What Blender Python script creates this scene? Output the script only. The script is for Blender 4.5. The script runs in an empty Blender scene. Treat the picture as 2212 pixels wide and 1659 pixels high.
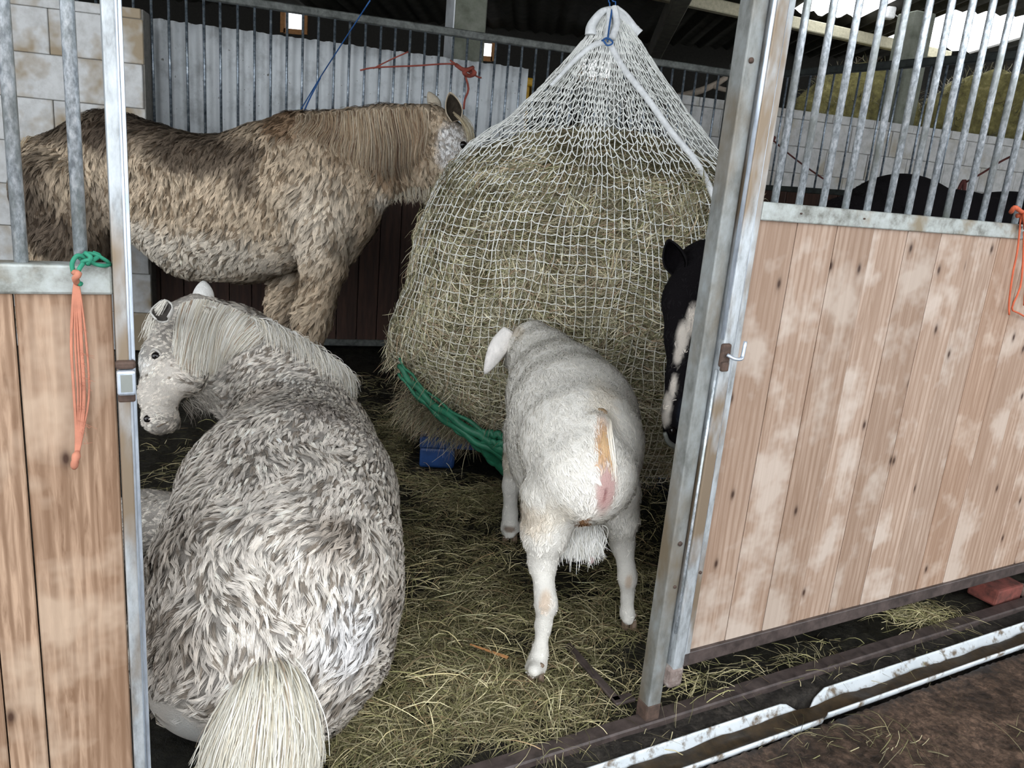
import bpy, bmesh, math, random
import numpy as np
from mathutils import Matrix, Vector
random.seed(7); RNG = np.random.default_rng(7)
C = bpy.context.scene.collection
SC = bpy.context.scene

# ------------------------------------------------------------------ camera
EYE, FPX, PITCH, ROLL = 1.3, 1680.0, math.radians(14.63), math.radians(5.04)
cam_data = bpy.data.cameras.new('camera'); cam = bpy.data.objects.new('camera', cam_data); C.objects.link(cam)
cam_data.sensor_fit = 'HORIZONTAL'; cam_data.sensor_width = 36.0; cam_data.lens = 36.0 * FPX / 2212.0
cam_data.clip_start = 0.02; cam_data.clip_end = 200
R0 = Vector((1, 0, 0)); U0 = Vector((0, math.sin(PITCH), math.cos(PITCH))); F0 = Vector((0, math.cos(PITCH), -math.sin(PITCH)))
Rv = math.cos(ROLL) * R0 + math.sin(ROLL) * U0; Uv = math.cos(ROLL) * U0 - math.sin(ROLL) * R0
cam.matrix_world = Matrix(((Rv.x, Uv.x, -F0.x, 0), (Rv.y, Uv.y, -F0.y, 0), (Rv.z, Uv.z, -F0.z, EYE), (0, 0, 0, 1)))
SC.camera = cam

# ------------------------------------------------------------------ sky and exposure
world = bpy.data.worlds.new('overcast_sky'); SC.world = world; world.use_nodes = True
wn = world.node_tree; bg = wn.nodes['Background']
bg.inputs[0].default_value = (0.92, 0.96, 1.0, 1); bg.inputs[1].default_value = 3.0
def area_light(name, loc, target, sx, sy, power, col):
    l = bpy.data.lights.new(name, 'AREA'); l.shape = 'RECTANGLE'; l.size = sx; l.size_y = sy; l.energy = power; l.color = col
    o = bpy.data.objects.new(name, l); C.objects.link(o); o.location = loc
    o.rotation_euler = (Vector(target) - Vector(loc)).to_track_quat('-Z', 'Y').to_euler()
    return o
SC.view_settings.view_transform = 'Standard'; SC.view_settings.look = 'None'
SC.view_settings.gamma = 1.0; SC.view_settings.use_curve_mapping = False
SC.view_settings.exposure = 0.16

# ------------------------------------------------------------------ measuring helpers (photo point -> place in the world)
def ray(px, py):
    dx = px - 1106; dy = py - 829.5
    u = dx * math.cos(ROLL) + dy * math.sin(ROLL); v = -dx * math.sin(ROLL) + dy * math.cos(ROLL)
    return (u, FPX * math.cos(PITCH) - v * math.sin(PITCH), -(FPX * math.sin(PITCH) + v * math.cos(PITCH)))
def aty(px, py, Y):
    d = ray(px, py); t = Y / d[1]; return np.array((d[0] * t, Y, EYE + d[2] * t))
def atz(px, py, z):
    d = ray(px, py); t = (z - EYE) / d[2]; return np.array((d[0] * t, d[1] * t, z))
def depth_of(P): return P[1] * math.cos(PITCH) - (P[2] - EYE) * math.sin(PITCH)

# ------------------------------------------------------------------ tiny noise library
def _h(i, j, k, s):
    n = (i * 374761393 + j * 668265263 + k * 2147483647 + s * 1274126177) & 0xffffffff
    n = ((n ^ (n >> 13)) * 1274126177) & 0xffffffff
    return ((n ^ (n >> 16)) & 0xffff) / 65535.0
def noise3(P, scale=1.0, seed=0):
    P = np.asarray(P, dtype=float) * scale + 1000.0
    I = np.floor(P).astype(np.int64); Fr = P - I; Fr = Fr * Fr * (3 - 2 * Fr)
    r = 0
    for a in (0, 1):
        for b in (0, 1):
            for c in (0, 1):
                w = (Fr[..., 0] if a else 1 - Fr[..., 0]) * (Fr[..., 1] if b else 1 - Fr[..., 1]) * (Fr[..., 2] if c else 1 - Fr[..., 2])
                r = r + w * _h(I[..., 0] + a, I[..., 1] + b, I[..., 2] + c, seed)
    return r
def fbm(P, scale=1.0, seed=0, oct=3):
    r = 0; a = 1; t = 0
    for o in range(oct):
        r = r + a * noise3(P, scale * 2 ** o, seed + o * 17); t += a; a *= 0.5
    return r / t

# ------------------------------------------------------------------ object helpers
def tag(o, label=None, cat=None, group=None, kind=None):
    if label: o['label'] = label
    if cat: o['category'] = cat
    if group: o['group'] = group
    if kind: o['kind'] = kind
    return o
def empty(name, loc=(0, 0, 0), rz=0.0):
    o = bpy.data.objects.new(name, None); C.objects.link(o); o.location = loc; o.rotation_euler = (0, 0, rz)
    o.empty_display_size = 0.1
    return o
def thing(name, label, cat, loc=(0, 0, 0), rz=0.0, group=None): return tag(empty(name, loc, rz), label, cat, group, 'thing')
def link(name, me, mat, parent=None, world=False):
    o = bpy.data.objects.new(name, me); C.objects.link(o)
    if mat is not None: me.materials.append(mat)
    if parent is not None:
        o.parent = parent
        if world and parent.parent is None and parent.type == 'EMPTY': o.matrix_parent_inverse = parent.matrix_basis.inverted()
    return o
def np_mesh(name, V, F, cols=None, smooth=False):
    V = np.asarray(V, dtype=np.float32); me = bpy.data.meshes.new(name)
    Fs = F if isinstance(F, list) else [F]
    Fs = [np.asarray(f, dtype=np.int32) for f in Fs if len(f)]
    nl = sum(f.size for f in Fs); nf = sum(len(f) for f in Fs)
    me.vertices.add(len(V)); me.vertices.foreach_set('co', V.ravel())
    me.loops.add(nl); me.loops.foreach_set('vertex_index', np.concatenate([f.ravel() for f in Fs]))
    tot = np.concatenate([np.full(len(f), f.shape[1], dtype=np.int32) for f in Fs])
    st = np.concatenate([[0], np.cumsum(tot)[:-1]]).astype(np.int32)
    me.polygons.add(nf); me.polygons.foreach_set('loop_start', st); me.polygons.foreach_set('loop_total', tot)
    if smooth: me.polygons.foreach_set('use_smooth', np.ones(nf, dtype=bool))
    if cols is not None:
        a = me.color_attributes.new('Col', 'FLOAT_COLOR', 'POINT')
        a.data.foreach_set('color', np.concatenate([np.clip(cols, 0, 1), np.ones((len(V), 1))], 1).astype(np.float32).ravel())
    me.update(calc_edges=True)
    return me
def np_obj(name, V, F, mat, parent=None, cols=None, smooth=False, world=True):
    return link(name, np_mesh(name, V, F, cols, smooth), mat, parent, world)

def bm_obj(name, bm, mat, parent=None, world=False, smooth=False):
    me = bpy.data.meshes.new(name); bm.normal_update(); bm.to_mesh(me); bm.free()
    if smooth:
        for p in me.polygons: p.use_smooth = True
    return link(name, me, mat, parent, world)
def add_box(bm, x0, x1, y0, y1, z0, z1, bev=0.0, seg=1):
    vs = [bm.verts.new((x, y, z)) for x in (x0, x1) for y in (y0, y1) for z in (z0, z1)]
    fs = [bm.faces.new([vs[i] for i in q]) for q in ((0, 1, 3, 2), (4, 6, 7, 5), (0, 4, 5, 1), (2, 3, 7, 6), (0, 2, 6, 4), (1, 5, 7, 3))]
    if bev > 0:
        es = list({e for f in fs for e in f.edges})
        bmesh.ops.bevel(bm, geom=es, offset=bev, segments=seg, affect='EDGES', profile=0.5)
    return vs
def box(name, x0, x1, y0, y1, z0, z1, mat, parent=None, bev=0.0, seg=1, world=False):
    bm = bmesh.new(); add_box(bm, min(x0, x1), max(x0, x1), min(y0, y1), max(y0, y1), min(z0, z1), max(z0, z1), bev, seg)
    return bm_obj(name, bm, mat, parent, world)
def tube_arrays(path, rad, sides=8, cap=True, base=0):
    path = np.asarray(path, dtype=float); n = len(path); rad = np.broadcast_to(np.asarray(rad, dtype=float), (n,))
    T = np.gradient(path, axis=0); T /= np.linalg.norm(T, axis=1)[:, None] + 1e-9
    ref = np.array((0, 0, 1.0)) if abs(T[0][2]) < 0.9 else np.array((1.0, 0, 0))
    V = []; prev = None
    for i in range(n):
        if prev is None: a = np.cross(T[i], ref)
        else: a = prev - T[i] * np.dot(prev, T[i])
        a /= np.linalg.norm(a) + 1e-9; b = np.cross(T[i], a); prev = a
        th = np.arange(sides) * 2 * math.pi / sides
        V.append(path[i] + rad[i] * (np.cos(th)[:, None] * a + np.sin(th)[:, None] * b))
    V = np.concatenate(V); F = []
    for i in range(n - 1):
        for j in range(sides):
            k = (j + 1) % sides
            F.append((i * sides + j, i * sides + k, (i + 1) * sides + k, (i + 1) * sides + j))
    F = np.array(F); T3 = []
    if cap:
        V = np.concatenate([V, path[:1], path[-1:]]); c0 = n * sides; c1 = c0 + 1
        T3 = [(c0, (j + 1) % sides, j) for j in range(sides)] + [(c1, (n - 1) * sides + j, (n - 1) * sides + (j + 1) % sides) for j in range(sides)]
    return V, F + base, (np.array(T3).reshape(-1, 3) + base).astype(int)
def tubes(name, paths, rad, mat, parent=None, sides=8, smooth=True, world=False, cap=True):
    Vs, Q, T, b = [], [], [], 0
    for i, p in enumerate(paths):
        r = rad[i] if isinstance(rad, (list, tuple)) else rad
        v, q, t = tube_arrays(p, r, sides, cap, b); Vs.append(v); Q.append(q); T.append(t); b += len(v)
    return np_obj(name, np.concatenate(Vs), [np.concatenate(Q), np.concatenate(T)], mat, parent, None, smooth, world)
def spline(pts, n=24):
    pts = np.asarray(pts, dtype=float); m = len(pts)
    P = np.concatenate([[2 * pts[0] - pts[1]], pts, [2 * pts[-1] - pts[-2]]]); out = []
    for t in np.linspace(0, m - 1 - 1e-6, n):
        i = int(t); f = t - i; p0, p1, p2, p3 = P[i:i + 4]
        out.append(0.5 * ((2 * p1) + (-p0 + p2) * f + (2 * p0 - 5 * p1 + 4 * p2 - p3) * f * f + (-p0 + 3 * p1 - 3 * p2 + p3) * f ** 3))
    return np.array(out)

# ------------------------------------------------------------------ materials
def new_mat(name, rough=0.8, metal=0.0, spec=0.5):
    m = bpy.data.materials.new(name); m.use_nodes = True; nt = m.node_tree; b = nt.nodes['Principled BSDF']
    b.inputs['Roughness'].default_value = rough; b.inputs['Metallic'].default_value = metal
    b.inputs['Specular IOR Level'].default_value = spec
    return m, nt, b
def nd(nt, t, **kw):
    n = nt.nodes.new(t)
    for k, v in kw.items():
        if k in n.inputs.keys() if hasattr(n.inputs, 'keys') else False: n.inputs[k].default_value = v
        else: setattr(n, k, v)
    return n
def coords(nt, stretch=(1, 1, 1), rand=True):
    tc = nt.nodes.new('ShaderNodeTexCoord'); mp = nt.nodes.new('ShaderNodeMapping'); mp.inputs['Scale'].default_value = stretch
    nt.links.new(tc.outputs['Object'], mp.inputs['Vector'])
    if rand:
        oi = nt.nodes.new('ShaderNodeObjectInfo'); ml = nt.nodes.new('ShaderNodeMath'); ml.operation = 'MULTIPLY'; ml.inputs[1].default_value = 37.0
        nt.links.new(oi.outputs['Random'], ml.inputs[0])
        cb = nt.nodes.new('ShaderNodeCombineXYZ')
        for i in range(3): nt.links.new(ml.outputs[0], cb.inputs[i])
        ad = nt.nodes.new('ShaderNodeVectorMath'); nt.links.new(mp.outputs[0], ad.inputs[0]); nt.links.new(cb.outputs[0], ad.inputs[1])
        return ad.outputs[0]
    return mp.outputs[0]
def noise_out(nt, vec, scale, detail=5, rough=0.6, dist=0.0):
    n = nt.nodes.new('ShaderNodeTexNoise'); n.inputs['Scale'].default_value = scale; n.inputs['Detail'].default_value = detail
    n.inputs['Roughness'].default_value = rough; n.inputs['Distortion'].default_value = dist
    nt.links.new(vec, n.inputs['Vector']); return n.outputs['Fac']
def ramp(nt, fac, stops):
    r = nt.nodes.new('ShaderNodeValToRGB'); e = r.color_ramp.elements
    while len(e) > 1: e.remove(e[-1])
    e[0].position = stops[0][0]; e[0].color = (*stops[0][1], 1)
    for p, c in stops[1:]:
        k = e.new(p); k.color = (*c, 1)
    nt.links.new(fac, r.inputs[0]); return r.outputs[0]
def mix(nt, fac, a, b, mode='MIX'):
    m = nt.nodes.new('ShaderNodeMix'); m.data_type = 'RGBA'; m.blend_type = mode
    for s, v in ((m.inputs[0], fac), (m.inputs[6], a), (m.inputs[7], b)):
        if isinstance(v, (int, float)): s.default_value = v
        elif isinstance(v, tuple): s.default_value = (*v, 1)
        else: nt.links.new(v, s)
    return m.outputs[2]
def bump(nt, b, h, strength=0.3, dist=0.01):
    n = nt.nodes.new('ShaderNodeBump'); n.inputs['Strength'].default_value = strength; n.inputs['Distance'].default_value = dist
    nt.links.new(h, n.inputs['Height']); nt.links.new(n.outputs[0], b.inputs['Normal'])
W3 = lambda a: (a, a, a)
def speckle_mat(name, stops, scale=20, rough=0.8, metal=0.0, bmp=0.3, bdist=0.005, stretch=(1, 1, 1), stain=None, spec=0.5, det=6):
    m, nt, b = new_mat(name, rough, metal, spec); v = coords(nt, stretch)
    f = noise_out(nt, v, scale, det, 0.65); col = ramp(nt, f, stops)
    if stain:
        sc, lo, hi, sc_col = stain
        f2 = noise_out(nt, v, sc, 4, 0.6); k = ramp(nt, f2, [(lo, W3(0)), (hi, W3(1))]); col = mix(nt, k, col, sc_col)
    nt.links.new(col, b.inputs['Base Color']); bump(nt, b, f, bmp, bdist); return m
def plain(name, c, rough=0.8, metal=0.0, bmp=0.15):
    return speckle_mat(name, [(0.3, tuple(x * 0.75 for x in c)), (0.7, tuple(min(1, x * 1.15) for x in c))], 30, rough, metal, bmp)
def attr_mat(name, rough=0.8, bscale=None, spec=0.3, bstr=0.3, trans=0.0):
    m, nt, b = new_mat(name, rough, 0, spec); a = nt.nodes.new('ShaderNodeAttribute'); a.attribute_name = 'Col'
    nt.links.new(a.outputs['Color'], b.inputs['Base Color'])
    if bscale: bump(nt, b, noise_out(nt, coords(nt, rand=False), bscale, 6), bstr, 0.01)
    return m

def wood_mat(name, light, dark, white, grain=60.0, knots=True):
    m, nt, b = new_mat(name, 0.62, 0, 0.35)
    v = coords(nt, (1, 1, 1)); vs = nt.nodes.new('ShaderNodeMapping'); vs.inputs['Scale'].default_value = (1, 1, 0.09); nt.links.new(v, vs.inputs['Vector'])
    warp = noise_out(nt, v, 3.0, 2)
    g1 = noise_out(nt, vs.outputs[0], grain, 4, 0.6, 0.6)
    w = nt.nodes.new('ShaderNodeTexWave'); w.wave_type = 'BANDS'; w.bands_direction = 'X'; w.inputs['Scale'].default_value = 16; w.inputs['Distortion'].default_value = 9
    w.inputs['Detail'].default_value = 2.5; w.inputs['Detail Scale'].default_value = 0.6; nt.links.new(vs.outputs[0], w.inputs['Vector'])
    big = noise_out(nt, vs.outputs[0], 9, 3, 0.55); big2 = noise_out(nt, v, 5.0, 4, 0.6)
    oi = nt.nodes.new('ShaderNodeObjectInfo')
    col = mix(nt, ramp(nt, g1, [(0.35, W3(0)), (0.7, W3(1))]), light, dark)
    col = mix(nt, mix(nt, 1.0, W3(0.0), ramp(nt, w.outputs['Fac'], [(0.55, W3(0)), (0.98, W3(0.75))])), col, dark)
    col = mix(nt, ramp(nt, big, [(0.48, W3(0)), (0.66, W3(0.55))]), col, dark)
    col = mix(nt, ramp(nt, big2, [(0.50, W3(0)), (0.62, W3(0.7))]), col, white)
    if knots:
        sx = nt.nodes.new('ShaderNodeSeparateXYZ'); cx = nt.nodes.new('ShaderNodeCombineXYZ'); nt.links.new(v, sx.inputs[0]); nt.links.new(sx.outputs[0], cx.inputs[0]); nt.links.new(sx.outputs[2], cx.inputs[1])
        vk = nt.nodes.new('ShaderNodeMapping'); vk.inputs['Scale'].default_value = (6.5, 3.2, 1.0); nt.links.new(cx.outputs[0], vk.inputs['Vector'])
        vo = nt.nodes.new('ShaderNodeTexVoronoi'); vo.voronoi_dimensions = '2D'; vo.inputs['Scale'].default_value = 1.0; nt.links.new(vk.outputs[0], vo.inputs['Vector'])
        kr = ramp(nt, vo.outputs['Distance'], [(0.018, W3(1)), (0.034, W3(0.55)), (0.06, W3(0.12)), (0.10, W3(0))])
        col = mix(nt, kr, col, (0.06, 0.03, 0.018))
    tint = ramp(nt, oi.outputs['Random'], [(0, (0.80, 0.77, 0.74)), (0.4, (1, 1, 1)), (0.7, (0.93, 0.86, 0.80)), (1, (1.0, 0.96, 0.93))])
    col = mix(nt, 1.0, col, tint, 'MULTIPLY')
    nt.links.new(col, b.inputs['Base Color']); bump(nt, b, g1, 0.25, 0.003)
    return m

M = {}
M['galv'] = speckle_mat('galvanised_steel', [(0.34, (0.28, 0.31, 0.34)), (0.47, (0.46, 0.51, 0.55)), (0.56, (0.62, 0.67, 0.72)), (0.68, (0.84, 0.88, 0.92))], 150, 0.34, 0.5, 0.3, 0.001, (1, 1, 0.5), (11, 0.50, 0.68, (0.27, 0.29, 0.27)), 0.6, 4)
M['galv_dull'] = speckle_mat('weathered_galvanised_rail', [(0.30, (0.14, 0.14, 0.12)), (0.5, (0.34, 0.36, 0.34)), (0.75, (0.48, 0.52, 0.52))], 28, 0.55, 0.35, 0.25, 0.002, (1, 1, 1), (9, 0.50, 0.66, (0.22, 0.18, 0.12)))
M['galv_rust'] = speckle_mat('rust_stained_galvanised_post', [(0.3, (0.20, 0.21, 0.21)), (0.5, (0.42, 0.45, 0.47)), (0.75, (0.60, 0.65, 0.69))], 40, 0.5, 0.4, 0.25, 0.002, (1, 1, 0.35), (7, 0.47, 0.60, (0.23, 0.175, 0.12)))
M['galv_bright'] = speckle_mat('bright_galvanised_edge', [(0.3, (0.38, 0.44, 0.52)), (0.6, (0.66, 0.74, 0.84)), (0.8, (0.80, 0.86, 0.93))], 60, 0.32, 0.6, 0.15, 0.001, (1, 1, 0.25))
M['rust'] = speckle_mat('rusted_iron', [(0.3, (0.045, 0.03, 0.024)), (0.7, (0.12, 0.075, 0.055))], 60, 0.75, 0.2, 0.5, 0.003)
M['galv_dirt'] = speckle_mat('dirty_welded_bracket', [(0.3, (0.10, 0.075, 0.065)), (0.5, (0.22, 0.17, 0.15)), (0.7, (0.36, 0.33, 0.30))], 45, 0.7, 0.2, 0.5, 0.004)
M['post'] = speckle_mat('grey_brown_post', [(0.30, (0.13, 0.135, 0.125)), (0.5, (0.24, 0.25, 0.24)), (0.75, (0.34, 0.37, 0.38))], 26, 0.55, 0.35, 0.25, 0.002, (1, 1, 0.5), (6, 0.47, 0.66, (0.17, 0.135, 0.09)))
M['darkbar'] = speckle_mat('dark_galvanised_bar', [(0.35, (0.07, 0.09, 0.11)), (0.55, (0.22, 0.26, 0.30)), (0.75, (0.50, 0.55, 0.58))], 45, 0.35, 0.6, 0.2, 0.001)
M['darkrail'] = speckle_mat('grimy_rail', [(0.35, (0.05, 0.055, 0.05)), (0.7, (0.16, 0.17, 0.16))], 25, 0.6, 0.2, 0.3, 0.002)
M['darkrail2'] = speckle_mat('grimy_green_rail', [(0.35, (0.012, 0.015, 0.014)), (0.7, (0.035, 0.042, 0.038))], 25, 0.7, 0.1, 0.3, 0.002)
M['wood_r'] = wood_mat('scrubbed_softwood', (0.47, 0.355, 0.28), (0.30, 0.20, 0.14), (0.58, 0.50, 0.435), 60)
M['wood_l'] = wood_mat('weathered_pine', (0.47, 0.34, 0.245), (0.19, 0.115, 0.07), (0.50, 0.40, 0.31), 110)
M['kick'] = speckle_mat('dark_kickboard', [(0.35, (0.030, 0.014, 0.009)), (0.7, (0.075, 0.034, 0.022))], 12, 0.7, 0, 0.3, 0.003, (3, 3, 0.3))
M['white_block'] = speckle_mat('limewashed_block', [(0.3, (0.50, 0.50, 0.49)), (0.6, (0.66, 0.67, 0.67))], 14, 0.9, 0, 0.5, 0.01, (1, 1, 1), (2.6, 0.47, 0.60, (0.36, 0.29, 0.20)))
M['grey_block'] = speckle_mat('dusty_block', [(0.3, (0.34, 0.34, 0.33)), (0.6, (0.50, 0.50, 0.49))], 14, 0.9, 0, 0.5, 0.01, (1, 1, 1), (3.2, 0.52, 0.7, (0.34, 0.31, 0.25)))
M['corr'] = speckle_mat('whitewashed_sheet', [(0.32, (0.44, 0.46, 0.47)), (0.5, (0.66, 0.69, 0.71)), (0.7, (0.72, 0.75, 0.77))], 6, 0.85, 0, 0.2, 0.004, (1, 1, 1), (24, 0.66, 0.74, (0.10, 0.09, 0.07)))
M['mortar'] = plain('mortar', (0.22, 0.21, 0.19), 0.95)
M['concrete'] = speckle_mat('mossy_concrete', [(0.3, (0.10, 0.11, 0.08)), (0.7, (0.22, 0.23, 0.19))], 8, 0.9, 0, 0.4, 0.006)
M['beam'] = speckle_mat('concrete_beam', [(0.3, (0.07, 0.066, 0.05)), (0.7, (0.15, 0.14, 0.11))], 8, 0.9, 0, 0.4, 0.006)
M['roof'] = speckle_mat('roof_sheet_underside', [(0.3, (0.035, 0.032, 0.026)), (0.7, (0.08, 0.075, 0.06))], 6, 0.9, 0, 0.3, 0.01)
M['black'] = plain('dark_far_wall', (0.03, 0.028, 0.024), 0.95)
M['white_rope'] = plain('white_net_cord', (0.74, 0.76, 0.77), 0.85)
M['net'] = attr_mat('netting_twine', 0.8)
M['blue_cord'] = plain('blue_twine', (0.02, 0.10, 0.30), 0.7)
M['red_cord'] = plain('faded_red_twine', (0.28, 0.06, 0.04), 0.8)
M['orange_cord'] = plain('orange_baler_twine', (0.48, 0.19, 0.12), 0.85)
M['orange_bright'] = plain('bright_orange_twine', (0.58, 0.12, 0.05), 0.75)
M['green_cord'] = plain('green_rope', (0.02, 0.22, 0.13), 0.75)
M['green_tarp'] = speckle_mat('green_sheet', [(0.3, (0.01, 0.09, 0.045)), (0.7, (0.03, 0.22, 0.12))], 20, 0.5, 0, 0.5, 0.01)
M['blue_pallet'] = speckle_mat('blue_plastic', [(0.3, (0.006, 0.03, 0.11)), (0.7, (0.01, 0.055, 0.20))], 15, 0.5, 0, 0.2, 0.003)
M['yellow'] = plain('yellow_paint', (0.75, 0.42, 0.02), 0.5)
M['cabglass'] = plain('dusty_cab_glass', (0.17, 0.16, 0.12), 0.3)
M['tyre'] = plain('tyre_rubber', (0.02, 0.02, 0.02), 0.8)
M['pipe'] = speckle_mat('white_pvc', [(0.3, (0.55, 0.60, 0.63)), (0.7, (0.72, 0.76, 0.79))], 9, 0.45, 0, 0.1, 0.002, (1, 1, 1), (26, 0.52, 0.66, (0.16, 0.12, 0.08)))
M['mudfill'] = speckle_mat('wet_silt', [(0.3, (0.014, 0.010, 0.006)), (0.7, (0.07, 0.045, 0.02))], 30, 0.5, 0, 0.5, 0.006)
M['brick'] = speckle_mat('red_brick', [(0.3, (0.07, 0.025, 0.018)), (0.6, (0.22, 0.06, 0.045))], 22, 0.9, 0, 0.5, 0.004)
M['chip'] = plain('orange_wood_splinter', (0.50, 0.24, 0.09), 0.8)
M['sill'] = speckle_mat('muddy_steel_sill', [(0.3, (0.030, 0.022, 0.020)), (0.7, (0.10, 0.075, 0.068))], 25, 0.45, 0, 0.4, 0.003)
M['hay'] = attr_mat('hay_stems', 0.75)
M['haycore'] = attr_mat('packed_hay', 0.9, 60, 0.2, 0.8)
M['fur'] = attr_mat('animal_hair', 0.75, None, 0.15)
M['skin'] = attr_mat('animal_coat', 0.95, 240, 0.05, 0.5)
def ground_mat():
    m, nt, b = new_mat('trodden_ground', 0.6, 0, 0.3); a = nt.nodes.new('ShaderNodeAttribute'); a.attribute_name = 'Col'; v = coords(nt, rand=False)
    f = noise_out(nt, v, 55, 8, 0.75, 0.4); g = noise_out(nt, v, 9, 6, 0.7, 0.8)
    c = mix(nt, 1.0, a.outputs['Color'], ramp(nt, f, [(0.35, W3(0.25)), (0.5, W3(0.8)), (0.68, W3(1.9))]), 'MULTIPLY'); c = mix(nt, 1.0, c, ramp(nt, g, [(0.35, W3(0.35)), (0.62, W3(1.3))]), 'MULTIPLY')
    nt.links.new(c, b.inputs['Base Color']); nt.links.new(ramp(nt, g, [(0.4, W3(0.35)), (0.6, W3(0.8))]), b.inputs['Roughness']); bump(nt, b, f, 0.9, 0.008); return m
M['ground'] = ground_mat()
M['eye'] = plain('dark_eye', (0.008, 0.006, 0.006), 0.12, 0, 0.0)
M['hoof'] = plain('horn', (0.20, 0.14, 0.095), 0.6)
M['branch'] = plain('peeled_branch', (0.30, 0.25, 0.20), 0.9)
M['lampwhite'] = plain('lamp_housing', (0.8, 0.8, 0.78), 0.5)
M['moss'] = speckle_mat('old_bale_hay', [(0.3, (0.07, 0.06, 0.02)), (0.55, (0.17, 0.15, 0.05)), (0.75, (0.32, 0.27, 0.12))], 16, 0.95, 0, 0.9, 0.03)
M['collar'] = plain('purple_collar', (0.08, 0.012, 0.05), 0.7)

# ------------------------------------------------------------------ frames of the three partition lines
DOOR0 = np.array((0.464, 1.737)); RZ_DOOR = math.radians(29.0)
D_D = np.array((math.cos(RZ_DOOR), math.sin(RZ_DOOR))); D_N = np.array((-D_D[1], D_D[0]))
def door_local(P):
    q = np.asarray(P)[..., :2] - DOOR0; return q @ D_D, q @ D_N
RZ_A = math.atan2(0.68, 1.98); A0 = np.array((-1.71, 5.40))
RZ_B = math.atan2(-1.48, 0.95); B0 = np.array((1.57, 6.52))
RZ_W = math.atan2(0.339, 1.0); W0 = np.array((-1.71, 6.42 - 0.339 * 1.71))

# ------------------------------------------------------------------ floor
def floor_height(x, y):
    P = np.stack([x, y, np.zeros_like(x)], -1); s, t = door_local(P)
    inside = 1 / (1 + np.exp(-(t - 0.03) * 60))
    h = (fbm(P, 7, 3, 4) - 0.5) * 0.035 * inside + (fbm(P, 14, 5, 3) - 0.5) * 0.010 * (1 - inside) - 0.008
    g = np.clip(1 - (np.abs(t + 0.125) / 0.052) ** 4, 0, 1) * (s > -0.75); h = h - g * 0.05
    return h, s, t
def make_floor():
    xs = np.concatenate([np.linspace(-9, -1.6, 30), np.arange(-1.58, 2.6, 0.0135), np.linspace(2.62, 9, 30)])
    ys = np.concatenate([np.linspace(-4, 0.86, 20), np.arange(0.88, 3.4, 0.0135), np.linspace(3.43, 6.4, 90), np.linspace(6.6, 20, 40)])
    X, Y = np.meshgrid(xs, ys, indexing='ij'); h, s, t = floor_height(X, Y)
    V = np.stack([X, Y, h], -1).reshape(-1, 3); n, m = len(xs), len(ys)
    I = np.arange(n * m).reshape(n, m)
    F = np.stack([I[:-1, :-1], I[1:, :-1], I[1:, 1:], I[:-1, 1:]], -1).reshape(-1, 4)
    s = s.ravel(); t = t.ravel(); P = V * (1, 1, 0)
    a = fbm(P, 5, 21, 4)[:, None]; b = fbm(P, 45, 31, 3)[:, None]
    mud = np.array((0.020, 0.018, 0.012)) * (0.5 + 1.2 * a)
    aisle = np.array((0.085, 0.055, 0.038)) * (0.35 + 1.0 * a + 0.7 * b)
    grey = np.array((0.040, 0.034, 0.028)) * (0.4 + 1.2 * a)
    ins = (1 / (1 + np.exp(-(t - 0.03) * 90)))[:, None]; ais = (1 / (1 + np.exp((t + 0.17) * 120)))[:, None]
    col = mud * ins + aisle * ais + grey * (1 - ins - ais).clip(0, 1)
    o = np_obj('floor', V, F, M['ground'], None, col, True); tag(o, kind='structure'); return o
make_floor()

# ------------------------------------------------------------------ walls, roof, columns
def block_wall(name, base_rz, origin, s0, s1, z0, z1, bw, bh, th, mat, holes=None, jitter=0.006):
    root = empty(name, (*origin, 0), base_rz); root['kind'] = 'structure'
    box('mortar_core', s0, s1, 0.012, th, z0, z1 - 0.004, M['mortar'], root)
    row = 0; z = z0
    proto = {}
    while z < z1 - 0.02:
        hh = min(bh, z1 - z); x = s0 - (bw / 2 if row % 2 else 0)
        while x < s1 - 0.01:
            a = max(x, s0); b = min(x + bw, s1)
            key = (round(b - a, 3), round(hh, 3))
            if key[0] > 0.03:
                if key not in proto:
                    bm = bmesh.new(); add_box(bm, 0.002, b - a - 0.002, 0, 0.05, 0.002, hh - 0.002, 0.004)
                    me = bpy.data.meshes.new('block'); bm.to_mesh(me); bm.free(); me.materials.append(mat); proto[key] = me
                o = bpy.data.objects.new('block', proto[key]); C.objects.link(o); o.parent = root
                o.location = (a, -random.random() * jitter, z)
            x += bw
        z += hh; row += 1
    return root
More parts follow.
